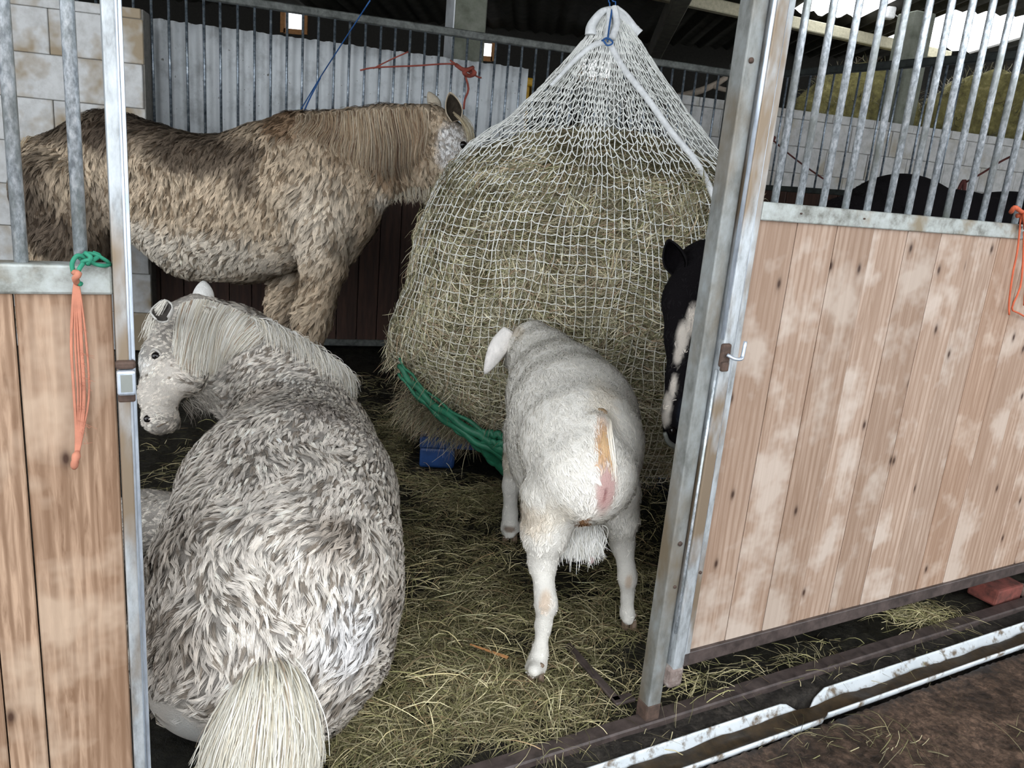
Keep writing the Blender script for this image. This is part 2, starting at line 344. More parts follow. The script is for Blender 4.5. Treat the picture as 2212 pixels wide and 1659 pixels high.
# left run of the back wall: big limewashed blocks, then corrugated sheet, then blocks again behind the right pens
blkL = block_wall('wall_left', math.radians(12), aty(265, 15, 4.98)[:2] - np.array((1.9, 0.40)), 0.0, 2.05, 0.0, 2.10, 1.02, 0.255, 0.2, M['white_block'])
def corrugated(name, s0, s1, ztop0, ztop1, y, mat, root, pitch=0.083, amp=0.016, z0=0.0):
    n = int((s1 - s0) / pitch * 8); s = np.linspace(s0, s1, n + 1); top = ztop0 + (ztop1 - ztop0) * (s - s0) / (s1 - s0)
    yy = y + amp * np.cos(s / pitch * 2 * math.pi)
    zs = np.linspace(0, 1, 12); V = np.stack([np.repeat(s, 12), np.repeat(yy, 12), (z0 + (top[:, None] - z0) * zs[None]).ravel()], -1)
    rough = (fbm(V * (1, 0, 0), 25, 4) - 0.5) * 0.012 * (np.tile(zs, n + 1) > 0.99); V[:, 2] += rough
    V2 = V + (0, 0.008, 0); N = len(V); I = np.arange(N).reshape(n + 1, 12)
    q = np.stack([I[:-1, :-1], I[1:, :-1], I[1:, 1:], I[:-1, 1:]], -1).reshape(-1, 4)
    e = np.stack([I[:-1, -1], I[1:, -1], I[1:, -1] + N, I[:-1, -1] + N], -1)
    return np_obj(name, np.concatenate([V, V2]), np.concatenate([q, q[:, ::-1] + N, e]), mat, root, None, True, False)
wb = empty('wall_back', (*W0, 0), RZ_W); wb['kind'] = 'structure'
for i in range(-1, 3):
    corrugated('corrugated_sheet', -1.35 + i * 1.0, -1.35 + (i + 1) * 1.0 + 0.03, 2.12, 2.12, -0.10 - 0.004 * i, M['corr'], wb)
box('sheet_batten', -1.35, 1.68, -0.07, -0.01, 1.2, 1.3, M['kick'], wb)
box('plinth', -1.35, 1.68, -0.10, 0.1, 0, 0.5, M['white_block'], wb, 0.01)
blkR = block_wall('wall_right', RZ_W, W0 + np.array((math.cos(RZ_W), math.sin(RZ_W))) * 3.0, 0.0, 7.2, 0.0, 2.10, 0.45, 0.225, 0.2, M['grey_block'])
# far dark wall closing the barn
def far_wall():
    Y = 12.2; op = []
    for px0, px1, py0, py1 in ((614, 658, 24, 63), (1036, 1066, 90, 122), (1255, 1322, 128, 166)):
        a, b = aty(px0, py1, Y), aty(px1, py0, Y); op.append((a[0], b[0], a[2], b[2]))
    root = empty('wall_far'); root['kind'] = 'structure'; x = -9.2
    for x0, x1, z0, z1 in op:
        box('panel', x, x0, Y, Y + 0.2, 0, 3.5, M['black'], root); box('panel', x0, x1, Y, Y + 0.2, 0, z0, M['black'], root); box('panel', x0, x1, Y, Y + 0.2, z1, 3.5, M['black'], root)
        bm = bmesh.new()
        add_box(bm, x0 - 0.05, x0 + 0.02, Y - 0.03, Y, z0 - 0.05, z1 + 0.05); add_box(bm, x1 - 0.02, x1 + 0.05, Y - 0.03, Y, z0 - 0.05, z1 + 0.05); add_box(bm, x0, x1, Y - 0.03, Y, z0 - 0.06, z0 + 0.01)
        bm_obj('opening_frame', bm, M['chip'], root); x = x1
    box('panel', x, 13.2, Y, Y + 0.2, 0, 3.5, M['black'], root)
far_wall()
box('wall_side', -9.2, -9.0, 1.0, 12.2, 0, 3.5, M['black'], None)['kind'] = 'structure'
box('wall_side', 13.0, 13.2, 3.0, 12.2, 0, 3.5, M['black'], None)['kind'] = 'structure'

# roof sheets, with clear openings where the photo shows bright skylights
RZ = 3.4
def roof_patch(x0, x1, y0, y1):
    n = max(2, int((x1 - x0) / 0.6)); s = np.linspace(x0, x1, n * 8 + 1)
    z = RZ + 0.03 * np.cos(s / 0.2 * 2 * math.pi)
    V = np.concatenate([np.stack([s, np.full_like(s, y), z], -1) for y in (y0, y1)]); m = len(s)
    F = np.array([(i, i + 1, m + i + 1, m + i) for i in range(m - 1)])
    return V, F
def make_roof():
    lights = [(4.25, 5.5, 8.9, 10.9), (2.75, 3.6, 7.9, 9.6)]
    xs = sorted({-9.0, 13.0, *[v for l in lights for v in l[:2]]}); ys = sorted({0.2, 12.3, *[v for l in lights for v in l[2:]]})
    Vs, Fs, b = [], [], 0
    for i in range(len(xs) - 1):
        for j in range(len(ys) - 1):
            cx, cy = (xs[i] + xs[i + 1]) / 2, (ys[j] + ys[j + 1]) / 2
            if any(l[0] < cx < l[1] and l[2] < cy < l[3] for l in lights): continue
            v, f = roof_patch(xs[i], xs[i + 1], ys[j], ys[j + 1]); Vs.append(v); Fs.append(f + b); b += len(v)
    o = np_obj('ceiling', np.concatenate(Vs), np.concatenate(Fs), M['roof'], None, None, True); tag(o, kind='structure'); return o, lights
ceil, SKY = make_roof()
def beam(p, q, w, h, name='roof_beam', mat=None):
    p = np.array(p, float); q = np.array(q, float); d = q - p; L = np.linalg.norm(d)
    bm = bmesh.new(); add_box(bm, 0, L, -w / 2, w / 2, -h / 2, h / 2, 0.01)
    o = bm_obj(name, bm, mat or M['beam'], ceil); o.location = p; o.rotation_euler = (0, -math.atan2(d[2], math.hypot(d[0], d[1])), math.atan2(d[1], d[0]))
    return o
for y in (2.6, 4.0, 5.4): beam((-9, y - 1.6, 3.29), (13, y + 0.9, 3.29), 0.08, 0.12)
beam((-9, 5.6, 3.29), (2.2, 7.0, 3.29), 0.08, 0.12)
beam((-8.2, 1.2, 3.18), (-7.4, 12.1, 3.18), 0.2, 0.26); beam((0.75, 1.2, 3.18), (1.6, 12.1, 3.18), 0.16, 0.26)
M['cream'] = plain('skylit_cream_beam', (0.50, 0.46, 0.33), 0.8)  # brightness from the skylights is put into this beam's pale cream colour
a_, b_ = atz(1540, 12, 3.22), atz(1920, 95, 3.22); e_ = b_ - a_
beam(a_ - e_ * 0.5, b_ + e_ * 0.4, 0.1, 0.12, 'purlin', M['cream'])

def column(px0, px1, Y, label, white=True):
    a = aty(px0, 150, Y); b = aty(px1, 150, Y); w = (b[0] - a[0])
    root = thing('concrete_column', label, 'column', ((a[0] + b[0]) / 2, Y, 0), math.radians(20))
    w *= 0.78
    box('shaft', -w / 2, w / 2, -w / 2, w / 2, 0, 3.18, M['concrete'], root, 0.012)
    if white: box('whitewashed_face', -w / 2 - 0.006, -w / 2 + 0.004, -w / 2, w / 2, 1.0, 3.17, M['corr'], root)
    box('base', -w / 2 - 0.03, w / 2 + 0.03, -w / 2 - 0.03, w / 2 + 0.03, 0, 0.25, M['concrete'], root, 0.01)
    return root
column(955, 1045, 6.72, 'olive concrete roof column with a whitewashed face at the end of the corrugated wall')
column(1922, 1992, 8.25, 'grey concrete roof column rising between the two old round bales', False)

# ------------------------------------------------------------------ bar partitions
def partition(name, label, origin, rz, s0, s1, ztop, zkick, step, r, mats, board, z0=0.0):
    root = thing(name, label, 'fence', (*origin, 0), rz)
    box('top_rail', s0, s1, -0.025, 0.025, ztop - 0.05, ztop, mats[1], root, 0.006)
    box('middle_rail', s0, s1, -0.025, 0.025, zkick - 0.03, zkick + 0.01, mats[1], root, 0.005)
    box('bottom_rail', s0, s1, -0.025, 0.025, 0.03, 0.08, mats[1], root, 0.005)
    v, q, t = tube_arrays([(0, 0, zkick), (0, 0, (zkick + ztop) / 2), (0, 0, ztop - 0.04)], r, 8)
    me = np_mesh('bar', v, [q, t], None, True); me.materials.append(mats[0])
    s = s0 + step
    while s < s1 - 0.02:
        o = bpy.data.objects.new('bar', me); C.objects.link(o); o.parent = root; o.location = (s + random.uniform(-0.003, 0.003), 0, 0); s += step
    bmx = bmesh.new(); add_box(bmx, 0.002, board - 0.002, -0.018, 0.018, 0.06, zkick - 0.02, 0.004)
    mb = bpy.data.meshes.new('kick_board'); bmx.to_mesh(mb); bmx.free(); mb.materials.append(M['kick'])
    s = s0
    while s < s1 - board * 0.5:
        o = bpy.data.objects.new('kick_board', mb); C.objects.link(o); o.parent = root; o.location = (s, random.uniform(-0.003, 0.003), 0); s += board
    for s in (s0 + 0.02, s1 - 0.02): box('end_post', s - 0.03, s + 0.03, -0.03, 0.03, 0, ztop + 0.05, mats[1], root, 0.006)
    return root
partition('bar_partition', 'long grey steel bar partition running behind the standing pony and the hay net', A0, RZ_A, -1.75, 3.42, 2.27, 1.40, 0.1005, 0.0085, (M['darkbar'], M['darkrail']), 0.145)
partition('bar_partition', 'dark steel bar partition seen through the bars of the sliding door', B0, RZ_B, 0.06, 4.3, 2.25, 1.42, 0.100, 0.007, (M['darkbar'], M['darkrail2']), 0.145)

# ------------------------------------------------------------------ front: fixed left panel with door jamb
def rod(name, s, z0, z1, r, mat, parent, y=0.0, sides=12):
    v, q, t = tube_arrays([(s, y, z0), (s, y, z1)], r, sides); return np_obj(name, v, [q, t], mat, parent, None, True, False)
lp = thing('stable_panel', 'fixed stable front of pine boards and steel bars with the galvanised door jamb at left', 'stable panel', (*DOOR0, 0), RZ_DOOR)
box('top_rail', -2.4, -1.2225, -0.02, 0.022, 1.087, 1.130, M['galv_dull'], lp, 0.004, 2)
box('bottom_rail', -2.4, -1.2225, -0.02, 0.022, 0.03, 0.075, M['galv_dull'], lp, 0.004, 2)
edges = [-1.2235, -1.348, -1.4025, -1.53, -1.655, -1.78, -1.905, -2.03, -2.155, -2.28, -2.4]
for i in range(len(edges) - 1):
    box('plank', edges[i + 1] + 0.0012, edges[i] - 0.0012, -0.012 - 0.001 * (i % 2), 0.014, 0.07, 1.0885, M['wood_l'], lp, 0.002)
s = -1.262
while s > -2.4: rod('bar', s, 1.12, 2.2, 0.0092, M['galv'], lp); s -= 0.074
box('head_rail', -2.4, -1.2225, -0.02, 0.022, 2.2, 2.245, M['galv_dull'], lp, 0.004)
jp = box('door_jamb', -1.2225, -1.2045, -0.026, 0.030, 0.0, 2.245, M['galv_rust'], lp, 0.003, 2)
box('jamb_channel', -1.2045, -1.1965, -0.020, 0.034, 0.0, 2.245, M['galv_bright'], lp, 0.0025, 2)
rod('weld_bead', -1.2038, 0.0, 2.24, 0.0022, M['galv_bright'], lp, -0.0245, 6)
kp = box('latch_keeper', -1.2235, -1.1975, -0.040, -0.024, 0.9375, 0.9765, M['galv_bright'], lp, 0.004, 2)
bmk = bmesh.new(); add_box(bmk, -1.2185, -1.2025, -0.0405, -0.0395, 0.9435, 0.9705, 0.0)
bm_obj('keeper_recess', bmk, M['galv'], kp)
box('keeper_strap', -1.2245, -1.1965, -0.036, -0.020, 0.9775, 0.990, M['rust'], lp, 0.004, 2)
box('keeper_strap', -1.2225, -1.1985, -0.029, -0.018, 0.924, 0.937, M['rust'], lp, 0.003, 2)

# ------------------------------------------------------------------ front: sliding door on the right
sd = thing('sliding_stable_door', 'sliding stable door of scrubbed softwood boards under steel bars at right', 'door', (*DOOR0, 0), RZ_DOOR)
S1 = 2.02
box('front_post', -0.066, -0.026, -0.012, 0.030, 0.012, 2.3, M['post'], sd, 0.003, 2)
box('stile', -0.020, 0.012, -0.030, 0.022, 0.11, 2.3, M['galv_rust'], sd, 0.003, 2)
box('stile_back', -0.028, 0.012, 0.0, 0.026, 0.11, 2.3, M['galv_dull'], sd, 0.002)
box('stile_lip', 0.0125, 0.0325, -0.026, 0.016, 0.16, 2.3, M['galv_rust'], sd, 0.002, 2)
rod('stile_seam', 0.0125, 0.2, 2.3, 0.0018, M['galv_bright'], sd, -0.0265, 6)
rod('bolt_rod', -0.0235, 1.00, 2.3, 0.0046, M['galv_bright'], sd, -0.024, 10)
rod('bolt_rod', -0.0235, 0.26, 0.93, 0.0034, M['galv'], sd, -0.022, 10)
box('middle_rail', 0.0330, S1, -0.026, 0.020, 1.262, 1.302, M['galv_dull'], sd, 0.003, 2)
box('bottom_rail', 0.0130, S1, -0.026, 0.020, 0.156, 0.196, M['sill'], sd, 0.003, 2)
box('top_rail', 0.0330, S1, -0.026, 0.020, 2.26, 2.3, M['galv_dull'], sd, 0.003, 2)
box('end_stile', S1, S1 + 0.045, -0.028, 0.022, 0.11, 2.3, M['galv_rust'], sd, 0.003, 2)
k = 0; x = 0.0335
for w in (0.124, 0.130, 0.128, 0.129, 0.132, 0.130, 0.127, 0.131, 0.129, 0.130, 0.128, 0.131, 0.130, 0.131, 0.130, 0.076):
    if x > S1 - 0.02: break
    b_ = min(x + w, S1); box('plank', x + 0.0009, b_ - 0.0009, -0.016 - 0.0012 * (k % 3), 0.012, 0.193, 1.2635, M['wood_r'], sd, 0.0016); x += w; k += 1
s = 0.088
while s < S1 - 0.02: rod('bar', s, 1.295, 2.27, 0.0084, M['galv'], sd, -0.003); s += 0.0763
def bolt(sx, z, y=-0.0125, r=0.006):
    v, q, t = tube_arrays([(sx, y + 0.004, z), (sx, y - 0.003, z)], r, 10); np_obj('bolt_head', v, [q, t], M['rust'], sd, None, False, False)
bolt(-0.052, 1.575); bolt(-0.044, 0.50); bolt(-0.040, 0.385, -0.0125, 0.004); bolt(0.022, 0.42, -0.026, 0.004)
for i, sx in enumerate((0.15, 0.36)): bolt(sx, 1.283, -0.0262, 0.0022)
lt = box('latch_plate', -0.030, -0.004, -0.040, -0.028, 0.938, 0.992, M['rust'], sd, 0.005, 2)
tubes('latch_handle', [spline([(-0.018, -0.042, 0.968), (-0.008, -0.056, 0.962), (0.006, -0.060, 0.962), (0.010, -0.060, 0.968), (0.012, -0.060, 1.002)], 14)], 0.0042, M['galv_bright'], lt, 8)
box('latch_block', -0.030, -0.010, -0.046, -0.036, 0.930, 0.952, M['rust'], lt, 0.003, 2)
box('foot', -0.0675, -0.0245, -0.0135, 0.0315, 0.0, 0.055, M['rust'], sd, 0.005, 2)
box('foot_bracket', -0.028, 0.018, -0.032, 0.020, 0.105, 0.165, M['galv_dirt'], sd, 0.010, 2)

def trim_(name, s0, s1, y0, y1, z0, z1, mat):
    root = empty(name, (*DOOR0, 0), RZ_DOOR); root['kind'] = 'structure'
    box('sill', s0, s1, y0, y1, z0, z1, mat, root, 0.004); return root
trim_('trim_1', -1.22, 2.6, -0.022, 0.024, -0.03, 0.010, M['sill'])

# ------------------------------------------------------------------ white half pipe set in the ground
gp = thing('drain_gutter', 'broken white plastic drain gutter sunk in the ground outside the sliding door', 'drain', (*DOOR0, 0), RZ_DOOR)
def half_pipe(name, s0, s1, yc, r, mat, parent, cutL=0.0, cutR=0.0, zc=0.006):
    n = 60; m = 16; V = []
    for i in range(n + 1):
        s = s0 + (s1 - s0) * i / n
        a1 = math.pi * (1.0 - 0.02)
        # ragged break at the two ends of the far wall
        e = min((s - s0) / 0.06 if cutL else 9, (s1 - s) / 0.06 if cutR else 9)
        top = math.radians(2) if e > 1 else math.radians(2 + 55 * (1 - e) + 8 * math.sin(s * 300))
        for j in range(m + 1):
            a = math.pi + top + (math.pi - top) * j / m     # far rim is j = 0 after mirroring
            V.append((s, yc - r * math.cos(a) * 1.0, zc + r * math.sin(a)))
    V = np.array(V); I = np.arange(len(V)).reshape(n + 1, m + 1)
    q = np.stack([I[:-1, :-1], I[1:, :-1], I[1:, 1:], I[:-1, 1:]], -1).reshape(-1, 4)
    o = np_obj(name, V, q, mat, parent, None, True, False)
    md = o.modifiers.new('thick', 'SOLIDIFY'); md.thickness = 0.004; md.offset = 0; return o
half_pipe('pipe_length', -0.9, 0.395, -0.130, 0.044, M['pipe'], gp, 0, 1)
half_pipe('pipe_length', 0.425, 2.9, -0.122, 0.042, M['pipe'], gp, 1, 0)
def silt(s0, s1, yc, r):
    n = 120; V = []
    for i in range(n + 1):
        s = s0 + (s1 - s0) * i / n; h = -0.026 + 0.010 * noise3(np.array((s, 0, 0)), 9, 3)
        for j in range(7):
            y = yc - 0.036 + 0.060 * j / 6; V.append((s, y, h + 0.006 * noise3(np.array((s, y * 3, 0)), 40, 5) + (0.012 if j == 0 else 0)))
    V = np.array(V); I = np.arange(len(V)).reshape(n + 1, 7)
    q = np.stack([I[:-1, :-1], I[1:, :-1], I[1:, 1:], I[:-1, 1:]], -1).reshape(-1, 4)
    o = np_obj('silt', V, q, M['mudfill'], gp, None, True, False); o['kind'] = 'stuff'; return o
silt(-0.9, 2.9, -0.126, 0.044)

# ------------------------------------------------------------------ solid bodies: smooth union of tapered limbs, one closed surface
def sdf_surface(prims, res, k=0.04, pad=0.06):
    """prims: (a, ra, b, rb, k_or_None, axis_or_None, squash)"""
    lo = np.min([np.minimum(p[0] - p[1], p[2] - p[3]) for p in prims], 0) - pad
    hi = np.max([np.maximum(p[0] + p[1], p[2] + p[3]) for p in prims], 0) + pad
    n = np.ceil((hi - lo) / res).astype(int) + 1
    D = np.full(n, 0.5, dtype=np.float32)
    ax = [lo[i] + res * np.arange(n[i]) for i in range(3)]
    for a, ra, b, rb, kk, axis, sq in prims:
        kk = k if kk is None else kk
        m = max(ra, rb) + kk + 3 * res
        l = np.maximum(((np.minimum(a, b) - m - lo) / res).astype(int), 0); h = np.minimum(((np.maximum(a, b) + m - lo) / res).astype(int) + 2, n)
        X, Y, Z = np.meshgrid(*[ax[i][l[i]:h[i]] for i in range(3)], indexing='ij')
        P = np.stack([X, Y, Z], -1).astype(np.float32)
        ba = b - a; L2 = float(ba @ ba) + 1e-9
        t = np.clip(((P - a) @ ba) / L2, 0, 1)
        q = P - (a + t[..., None] * ba)
        if axis is not None:
            w = axis / np.linalg.norm(axis); c = q @ w; q = q + (c / sq - c)[..., None] * w
        d = np.sqrt((q ** 2).sum(-1)) - (ra + (rb - ra) * t)
        S = D[l[0]:h[0], l[1]:h[1], l[2]:h[2]]
        hh = np.clip(0.5 + 0.5 * (S - d) / kk, 0, 1)
        S[...] = S * (1 - hh) + d * hh - kk * hh * (1 - hh)
    return D, lo, ax
def surface_nets(D, lo, res):
    ins = D < 0
    cell = np.zeros(tuple(s - 1 for s in D.shape), dtype=bool); allin = np.ones_like(cell)
    for a in (0, 1):
        for b in (0, 1):
            for c in (0, 1):
                q = ins[a:a + cell.shape[0], b:b + cell.shape[1], c:c + cell.shape[2]]; cell |= q; allin &= q
    act = cell & ~allin; idx = -np.ones(act.shape, dtype=np.int64); ids = np.argwhere(act); idx[act] = np.arange(len(ids))
    acc = np.zeros((len(ids), 3)); cnt = np.zeros(len(ids)); i, j, k = ids.T
    for axis in range(3):
        o = [x for x in range(3) if x != axis]
        for a in (0, 1):
            for b in (0, 1):
                off = np.zeros(3, int); off[o[0]] = a; off[o[1]] = b; e = off.copy(); e[axis] = 1
                v0 = D[i + off[0], j + off[1], k + off[2]]; v1 = D[i + e[0], j + e[1], k + e[2]]
                m = (v0 < 0) != (v1 < 0); t = np.where(m, v0 / np.where(m, v0 - v1, 1), 0)
                p = np.tile(off, (len(ids), 1)).astype(float); p[:, axis] += t
                acc[m] += p[m]; cnt[m] += 1
    V = lo + (ids + acc / np.maximum(cnt, 1)[:, None]) * res
    F = []
    for axis in range(3):
        o = [x for x in range(3) if x != axis]
        sl0 = [slice(1, -1)] * 3; sl1 = [slice(1, -1)] * 3; sl0[axis] = slice(0, -1); sl1[axis] = slice(1, None)
        A = ins[tuple(sl0)]; B = ins[tuple(sl1)]; m = A != B; g = np.argwhere(m); off = np.ones(3, int); off[axis] = 0; g = g + off
        e0 = np.zeros(3, int); e0[o[0]] = 1; e1 = np.zeros(3, int); e1[o[1]] = 1
        q = [g - e0 - e1, g - e1, g, g - e0]
        Q = np.stack([idx[tuple(np.minimum(x, np.array(idx.shape) - 1).T)] for x in q], 1)
        flip = A[m] if axis != 1 else ~A[m]
        Q = np.where(flip[:, None], Q, Q[:, ::-1]); F.append(Q[(Q >= 0).all(1)])
    return V, np.concatenate(F)
def vert_normals(V, F):
    n = np.cross(V[F[:, 2]] - V[F[:, 0]], V[F[:, 3]] - V[F[:, 1]]); N = np.zeros_like(V)
    for c in range(4): np.add.at(N, F[:, c], n)
    return N / (np.linalg.norm(N, axis=1)[:, None] + 1e-12)
def relax(V, F, it=2):
    for _ in range(it):
        S = np.zeros_like(V); c = np.zeros(len(V))
        for a in range(4):
            b = (a + 1) % 4; np.add.at(S, F[:, a], V[F[:, b]]); np.add.at(S, F[:, b], V[F[:, a]]); np.add.at(c, F[:, a], 1); np.add.at(c, F[:, b], 1)
        V = V * 0.4 + 0.6 * S / np.maximum(c, 1)[:, None]
    return V
A_ = np.array
def chain(nodes, k=None, axis=None, sq=1.0):
    return [(A_(a[0], float), a[1], A_(b[0], float), b[1], k, axis, sq) for a, b in zip(nodes[:-1], nodes[1:])]
def ny(px, py, Y, rpx):                      # node measured on the photo at distance Y, radius in photo pixels
    P = aty(px, py, Y); return (P, rpx * depth_of(P) / FPX)
def nz(px, py, z, rpx):
    P = atz(px, py, z); return (P, rpx * depth_of(P) / FPX)
def blobs(P, base, lst, seed=1, amp=0.5, scale=9):
    """coat colour: patches (centre, radii, colour, strength) with ragged edges"""
    col = np.tile(np.array(base, float), (len(P), 1)); nz_ = fbm(P, scale, seed, 3) - 0.5
    for c, r, cc, st in lst:
        d = np.sqrt((((P - A_(c)) / A_(r)) ** 2).sum(1)) + nz_ * amp * 2
        w = np.clip((1.15 - d) / 0.5, 0, 1)[:, None] * st; col = col * (1 - w) + np.array(cc) * w
    return col
def body(name, prims, res, k, mat, parent, colf, it=2, zmin=None):
    D, lo, ax = sdf_surface(prims, res, k); V, F = surface_nets(D, lo, res); V = relax(V, F, it)
    if zmin is not None: V[:, 2] = np.maximum(V[:, 2], zmin)
    N = vert_normals(V, F)
    o = np_obj(name, V, F, mat, parent, colf(V), True)
    return o, V, F, N
def fur(name, V, F, N, n, length, width, flow, colf, mat, parent, clump=7, lift=0.25, spread=0.012, swirl=0.5, seed=5, mask=None, darkroot=0.55, view=True, droop=0.0, swsc=11, darkp=0.0, darkc=0.42, tonev=0.5):
    rng = np.random.default_rng(seed)
    A, B, Cc, Dd = (V[F[:, i]] for i in range(4))
    ar = 0.5 * np.linalg.norm(np.cross(Cc - A, Dd - B), axis=1); cen = (A + Cc) / 2
    w = ar.copy()
    fn = N[F[:, 0]]
    if view:
        vd = np.array((0.0, 0.0, EYE)) - cen; vd /= np.linalg.norm(vd, axis=1)[:, None]; w *= ((fn * vd).sum(1) > -0.25)
    if mask is not None: w *= mask(cen)
    m = n // clump; f = rng.choice(len(F), m, p=w / w.sum()); u, v = rng.random(m)[:, None], rng.random(m)[:, None]
    P = (A[f] * (1 - u) + B[f] * u) * (1 - v) + (Dd[f] * (1 - u) + Cc[f] * u) * v
    nn = (N[F[f, 0]] * (1 - u) + N[F[f, 1]] * u) * (1 - v) + (N[F[f, 3]] * (1 - u) + N[F[f, 2]] * u) * v; nn /= np.linalg.norm(nn, axis=1)[:, None]
    d = flow(P, nn); d = d - (d * nn).sum(1)[:, None] * nn; d /= np.linalg.norm(d, axis=1)[:, None] + 1e-9
    sd_ = np.cross(nn, d); th = ((fbm(P, swsc, seed + 3, 2) - 0.5) * 2 * swirl * 2 + rng.normal(0, 0.18, m))[:, None]
    d = d * np.cos(th) + sd_ * np.sin(th); sd_ = np.cross(nn, d)
    Lc = (length(P) if callable(length) else length) * (0.65 + 0.7 * rng.random(m))
    curve = rng.normal(0, 0.25, m)[:, None]
    tip = P + d * Lc[:, None] + sd_ * curve * Lc[:, None] * 0.5 + nn * (lift * Lc)[:, None] + A_((0, 0, -droop))
    base_c = colf(P); tone = (0.97 - tonev / 2 + tonev * rng.random(m))[:, None]
    dk_ = rng.random(m) < (darkp(P) if callable(darkp) else darkp) * 2 * fbm(P, 6, seed + 9, 3); base_c = np.where(dk_[:, None], base_c * A_((darkc, darkc * 0.92, darkc * 0.84)), base_c)
    r = np.arange(m).repeat(clump); K = len(r)
    off = (sd_[r] * rng.normal(0, spread, K)[:, None] + d[r] * rng.normal(0, spread, K)[:, None])
    p0 = P[r] + off - nn[r] * 0.002; p2 = tip[r] + off * 0.25 + rng.normal(0, 0.0012, (K, 3)); mid = (p0 + p2) / 2 + nn[r] * (0.16 * Lc[r])[:, None] - sd_[r] * (curve[r] * Lc[r, None] * 0.15)
    dd = p2 - p0; wv = np.cross(dd, nn[r]); wv /= np.linalg.norm(wv, axis=1)[:, None] + 1e-9; ww = (width * (0.6 + 0.8 * rng.random(K)))[:, None]
    Vh = np.empty((K, 5, 3)); Vh[:, 0] = p0 - wv * ww; Vh[:, 1] = p0 + wv * ww; Vh[:, 2] = mid - wv * ww * 0.85; Vh[:, 3] = mid + wv * ww * 0.85; Vh[:, 4] = p2
    I = (np.arange(K) * 5)[:, None]
    Q = I + np.array((0, 1, 3, 2)); T = I + np.array((2, 3, 4))
    c = base_c[r] * tone[r] * (0.85 + 0.3 * rng.random(K))[:, None]
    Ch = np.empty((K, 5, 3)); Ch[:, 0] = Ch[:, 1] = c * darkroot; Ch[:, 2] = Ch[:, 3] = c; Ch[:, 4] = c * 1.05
    o = np_obj(name, Vh.reshape(-1, 3), [Q, T], mat, parent, Ch.reshape(-1, 3)); o['kind'] = 'stuff'; return o
def strands(name, P, Dr, L, W, cols, mat, parent=None, bend=0.3, up=None, seed=1, stuff=True, world=True, seg=3, sag=0.0):
    """ribbons of `seg` segments starting at P along Dr"""
    rng = np.random.default_rng(seed); K = len(P); Dr = Dr / (np.linalg.norm(Dr, axis=1)[:, None] + 1e-9)
    L = np.broadcast_to(L, (K,)); W = np.broadcast_to(W, (K,))
    up = np.tile(A_((0, 0, 1.0)), (K, 1)) if up is None else up
    side = np.cross(Dr, up); side /= np.linalg.norm(side, axis=1)[:, None] + 1e-9; up2 = np.cross(side, Dr)
    b1 = rng.normal(0, bend, K)[:, None]; b2 = rng.normal(0, bend * 0.5, K)[:, None]; ph = rng.random(K)[:, None] * 0.8
    Vs = []; tw = rng.random(K)[:, None] * 1.2
    for i in range(seg + 1):
        t = i / seg; c = P + Dr * (L[:, None] * t) + side * (b1 * L[:, None] * (t * t)) + up2 * (b2 * L[:, None] * (t * (1 - t)) * 2) - A_((0, 0, 1.0)) * sag * (L[:, None] * t * t)
        wv = side * np.cos(tw * t + ph) + up2 * np.sin(tw * t + ph); taper = (1.0 if i < seg else 0.35)
        Vs += [c - wv * (W[:, None] * 0.5 * taper), c + wv * (W[:, None] * 0.5 * taper)]
    V = np.stack(Vs, 1); n = 2 * (seg + 1); I = (np.arange(K) * n)[:, None]
    Q = np.concatenate([I + np.array((2 * i, 2 * i + 1, 2 * i + 3, 2 * i + 2)) for i in range(seg)])
    Cc = np.repeat(cols[:, None, :], n, 1)
    o = np_obj(name, V.reshape(-1, 3), Q, mat, parent, Cc.reshape(-1, 3), False, world)
    if stuff: o['kind'] = 'stuff'
    return o
HAYC = np.array([(0.42, 0.37, 0.24), (0.52, 0.47, 0.33), (0.30, 0.29, 0.16), (0.20, 0.19, 0.10), (0.62, 0.57, 0.42), (0.32, 0.23, 0.15)])
def hay_cols(K, rng, dim=1.0, w=None):
    return HAYC[rng.choice(len(HAYC), K, p=w)] * (0.45 + 0.95 * rng.random(K) ** 1.4)[:, None] * dim

# ------------------------------------------------------------------ round hay bale in its hanging net
BX, BY = 0.30, 3.52
def interp(z, pts):
    zs, rs = zip(*pts); return np.interp(z, zs, rs)
RL = [(0.10, 0.42), (0.20, 0.62), (0.30, 0.78), (0.42, 0.87), (0.55, 0.89), (0.66, 0.87), (0.84, 0.80), (1.05, 0.77), (1.25, 0.71), (1.38, 0.62), (1.44, 0.57), (1.56, 0.40), (1.72, 0.24), (1.89, 0.10), (1.98, 0.05), (2.03, 0.012)]
RR = [(0.10, 0.62), (0.30, 0.80), (0.55, 0.86), (1.0, 0.84), (1.30, 0.70), (1.44, 0.545), (1.61, 0.375), (1.76, 0.24), (1.90, 0.13), (1.98, 0.06), (2.03, 0.012)]
RF = [(0.06, 0.50), (0.14, 0.56), (0.30, 0.62), (0.60, 0.66), (1.0, 0.64), (1.20, 0.58), (1.34, 0.48), (1.46, 0.36), (1.62, 0.25), (1.80, 0.13), (1.94, 0.05), (2.03, 0.010)]
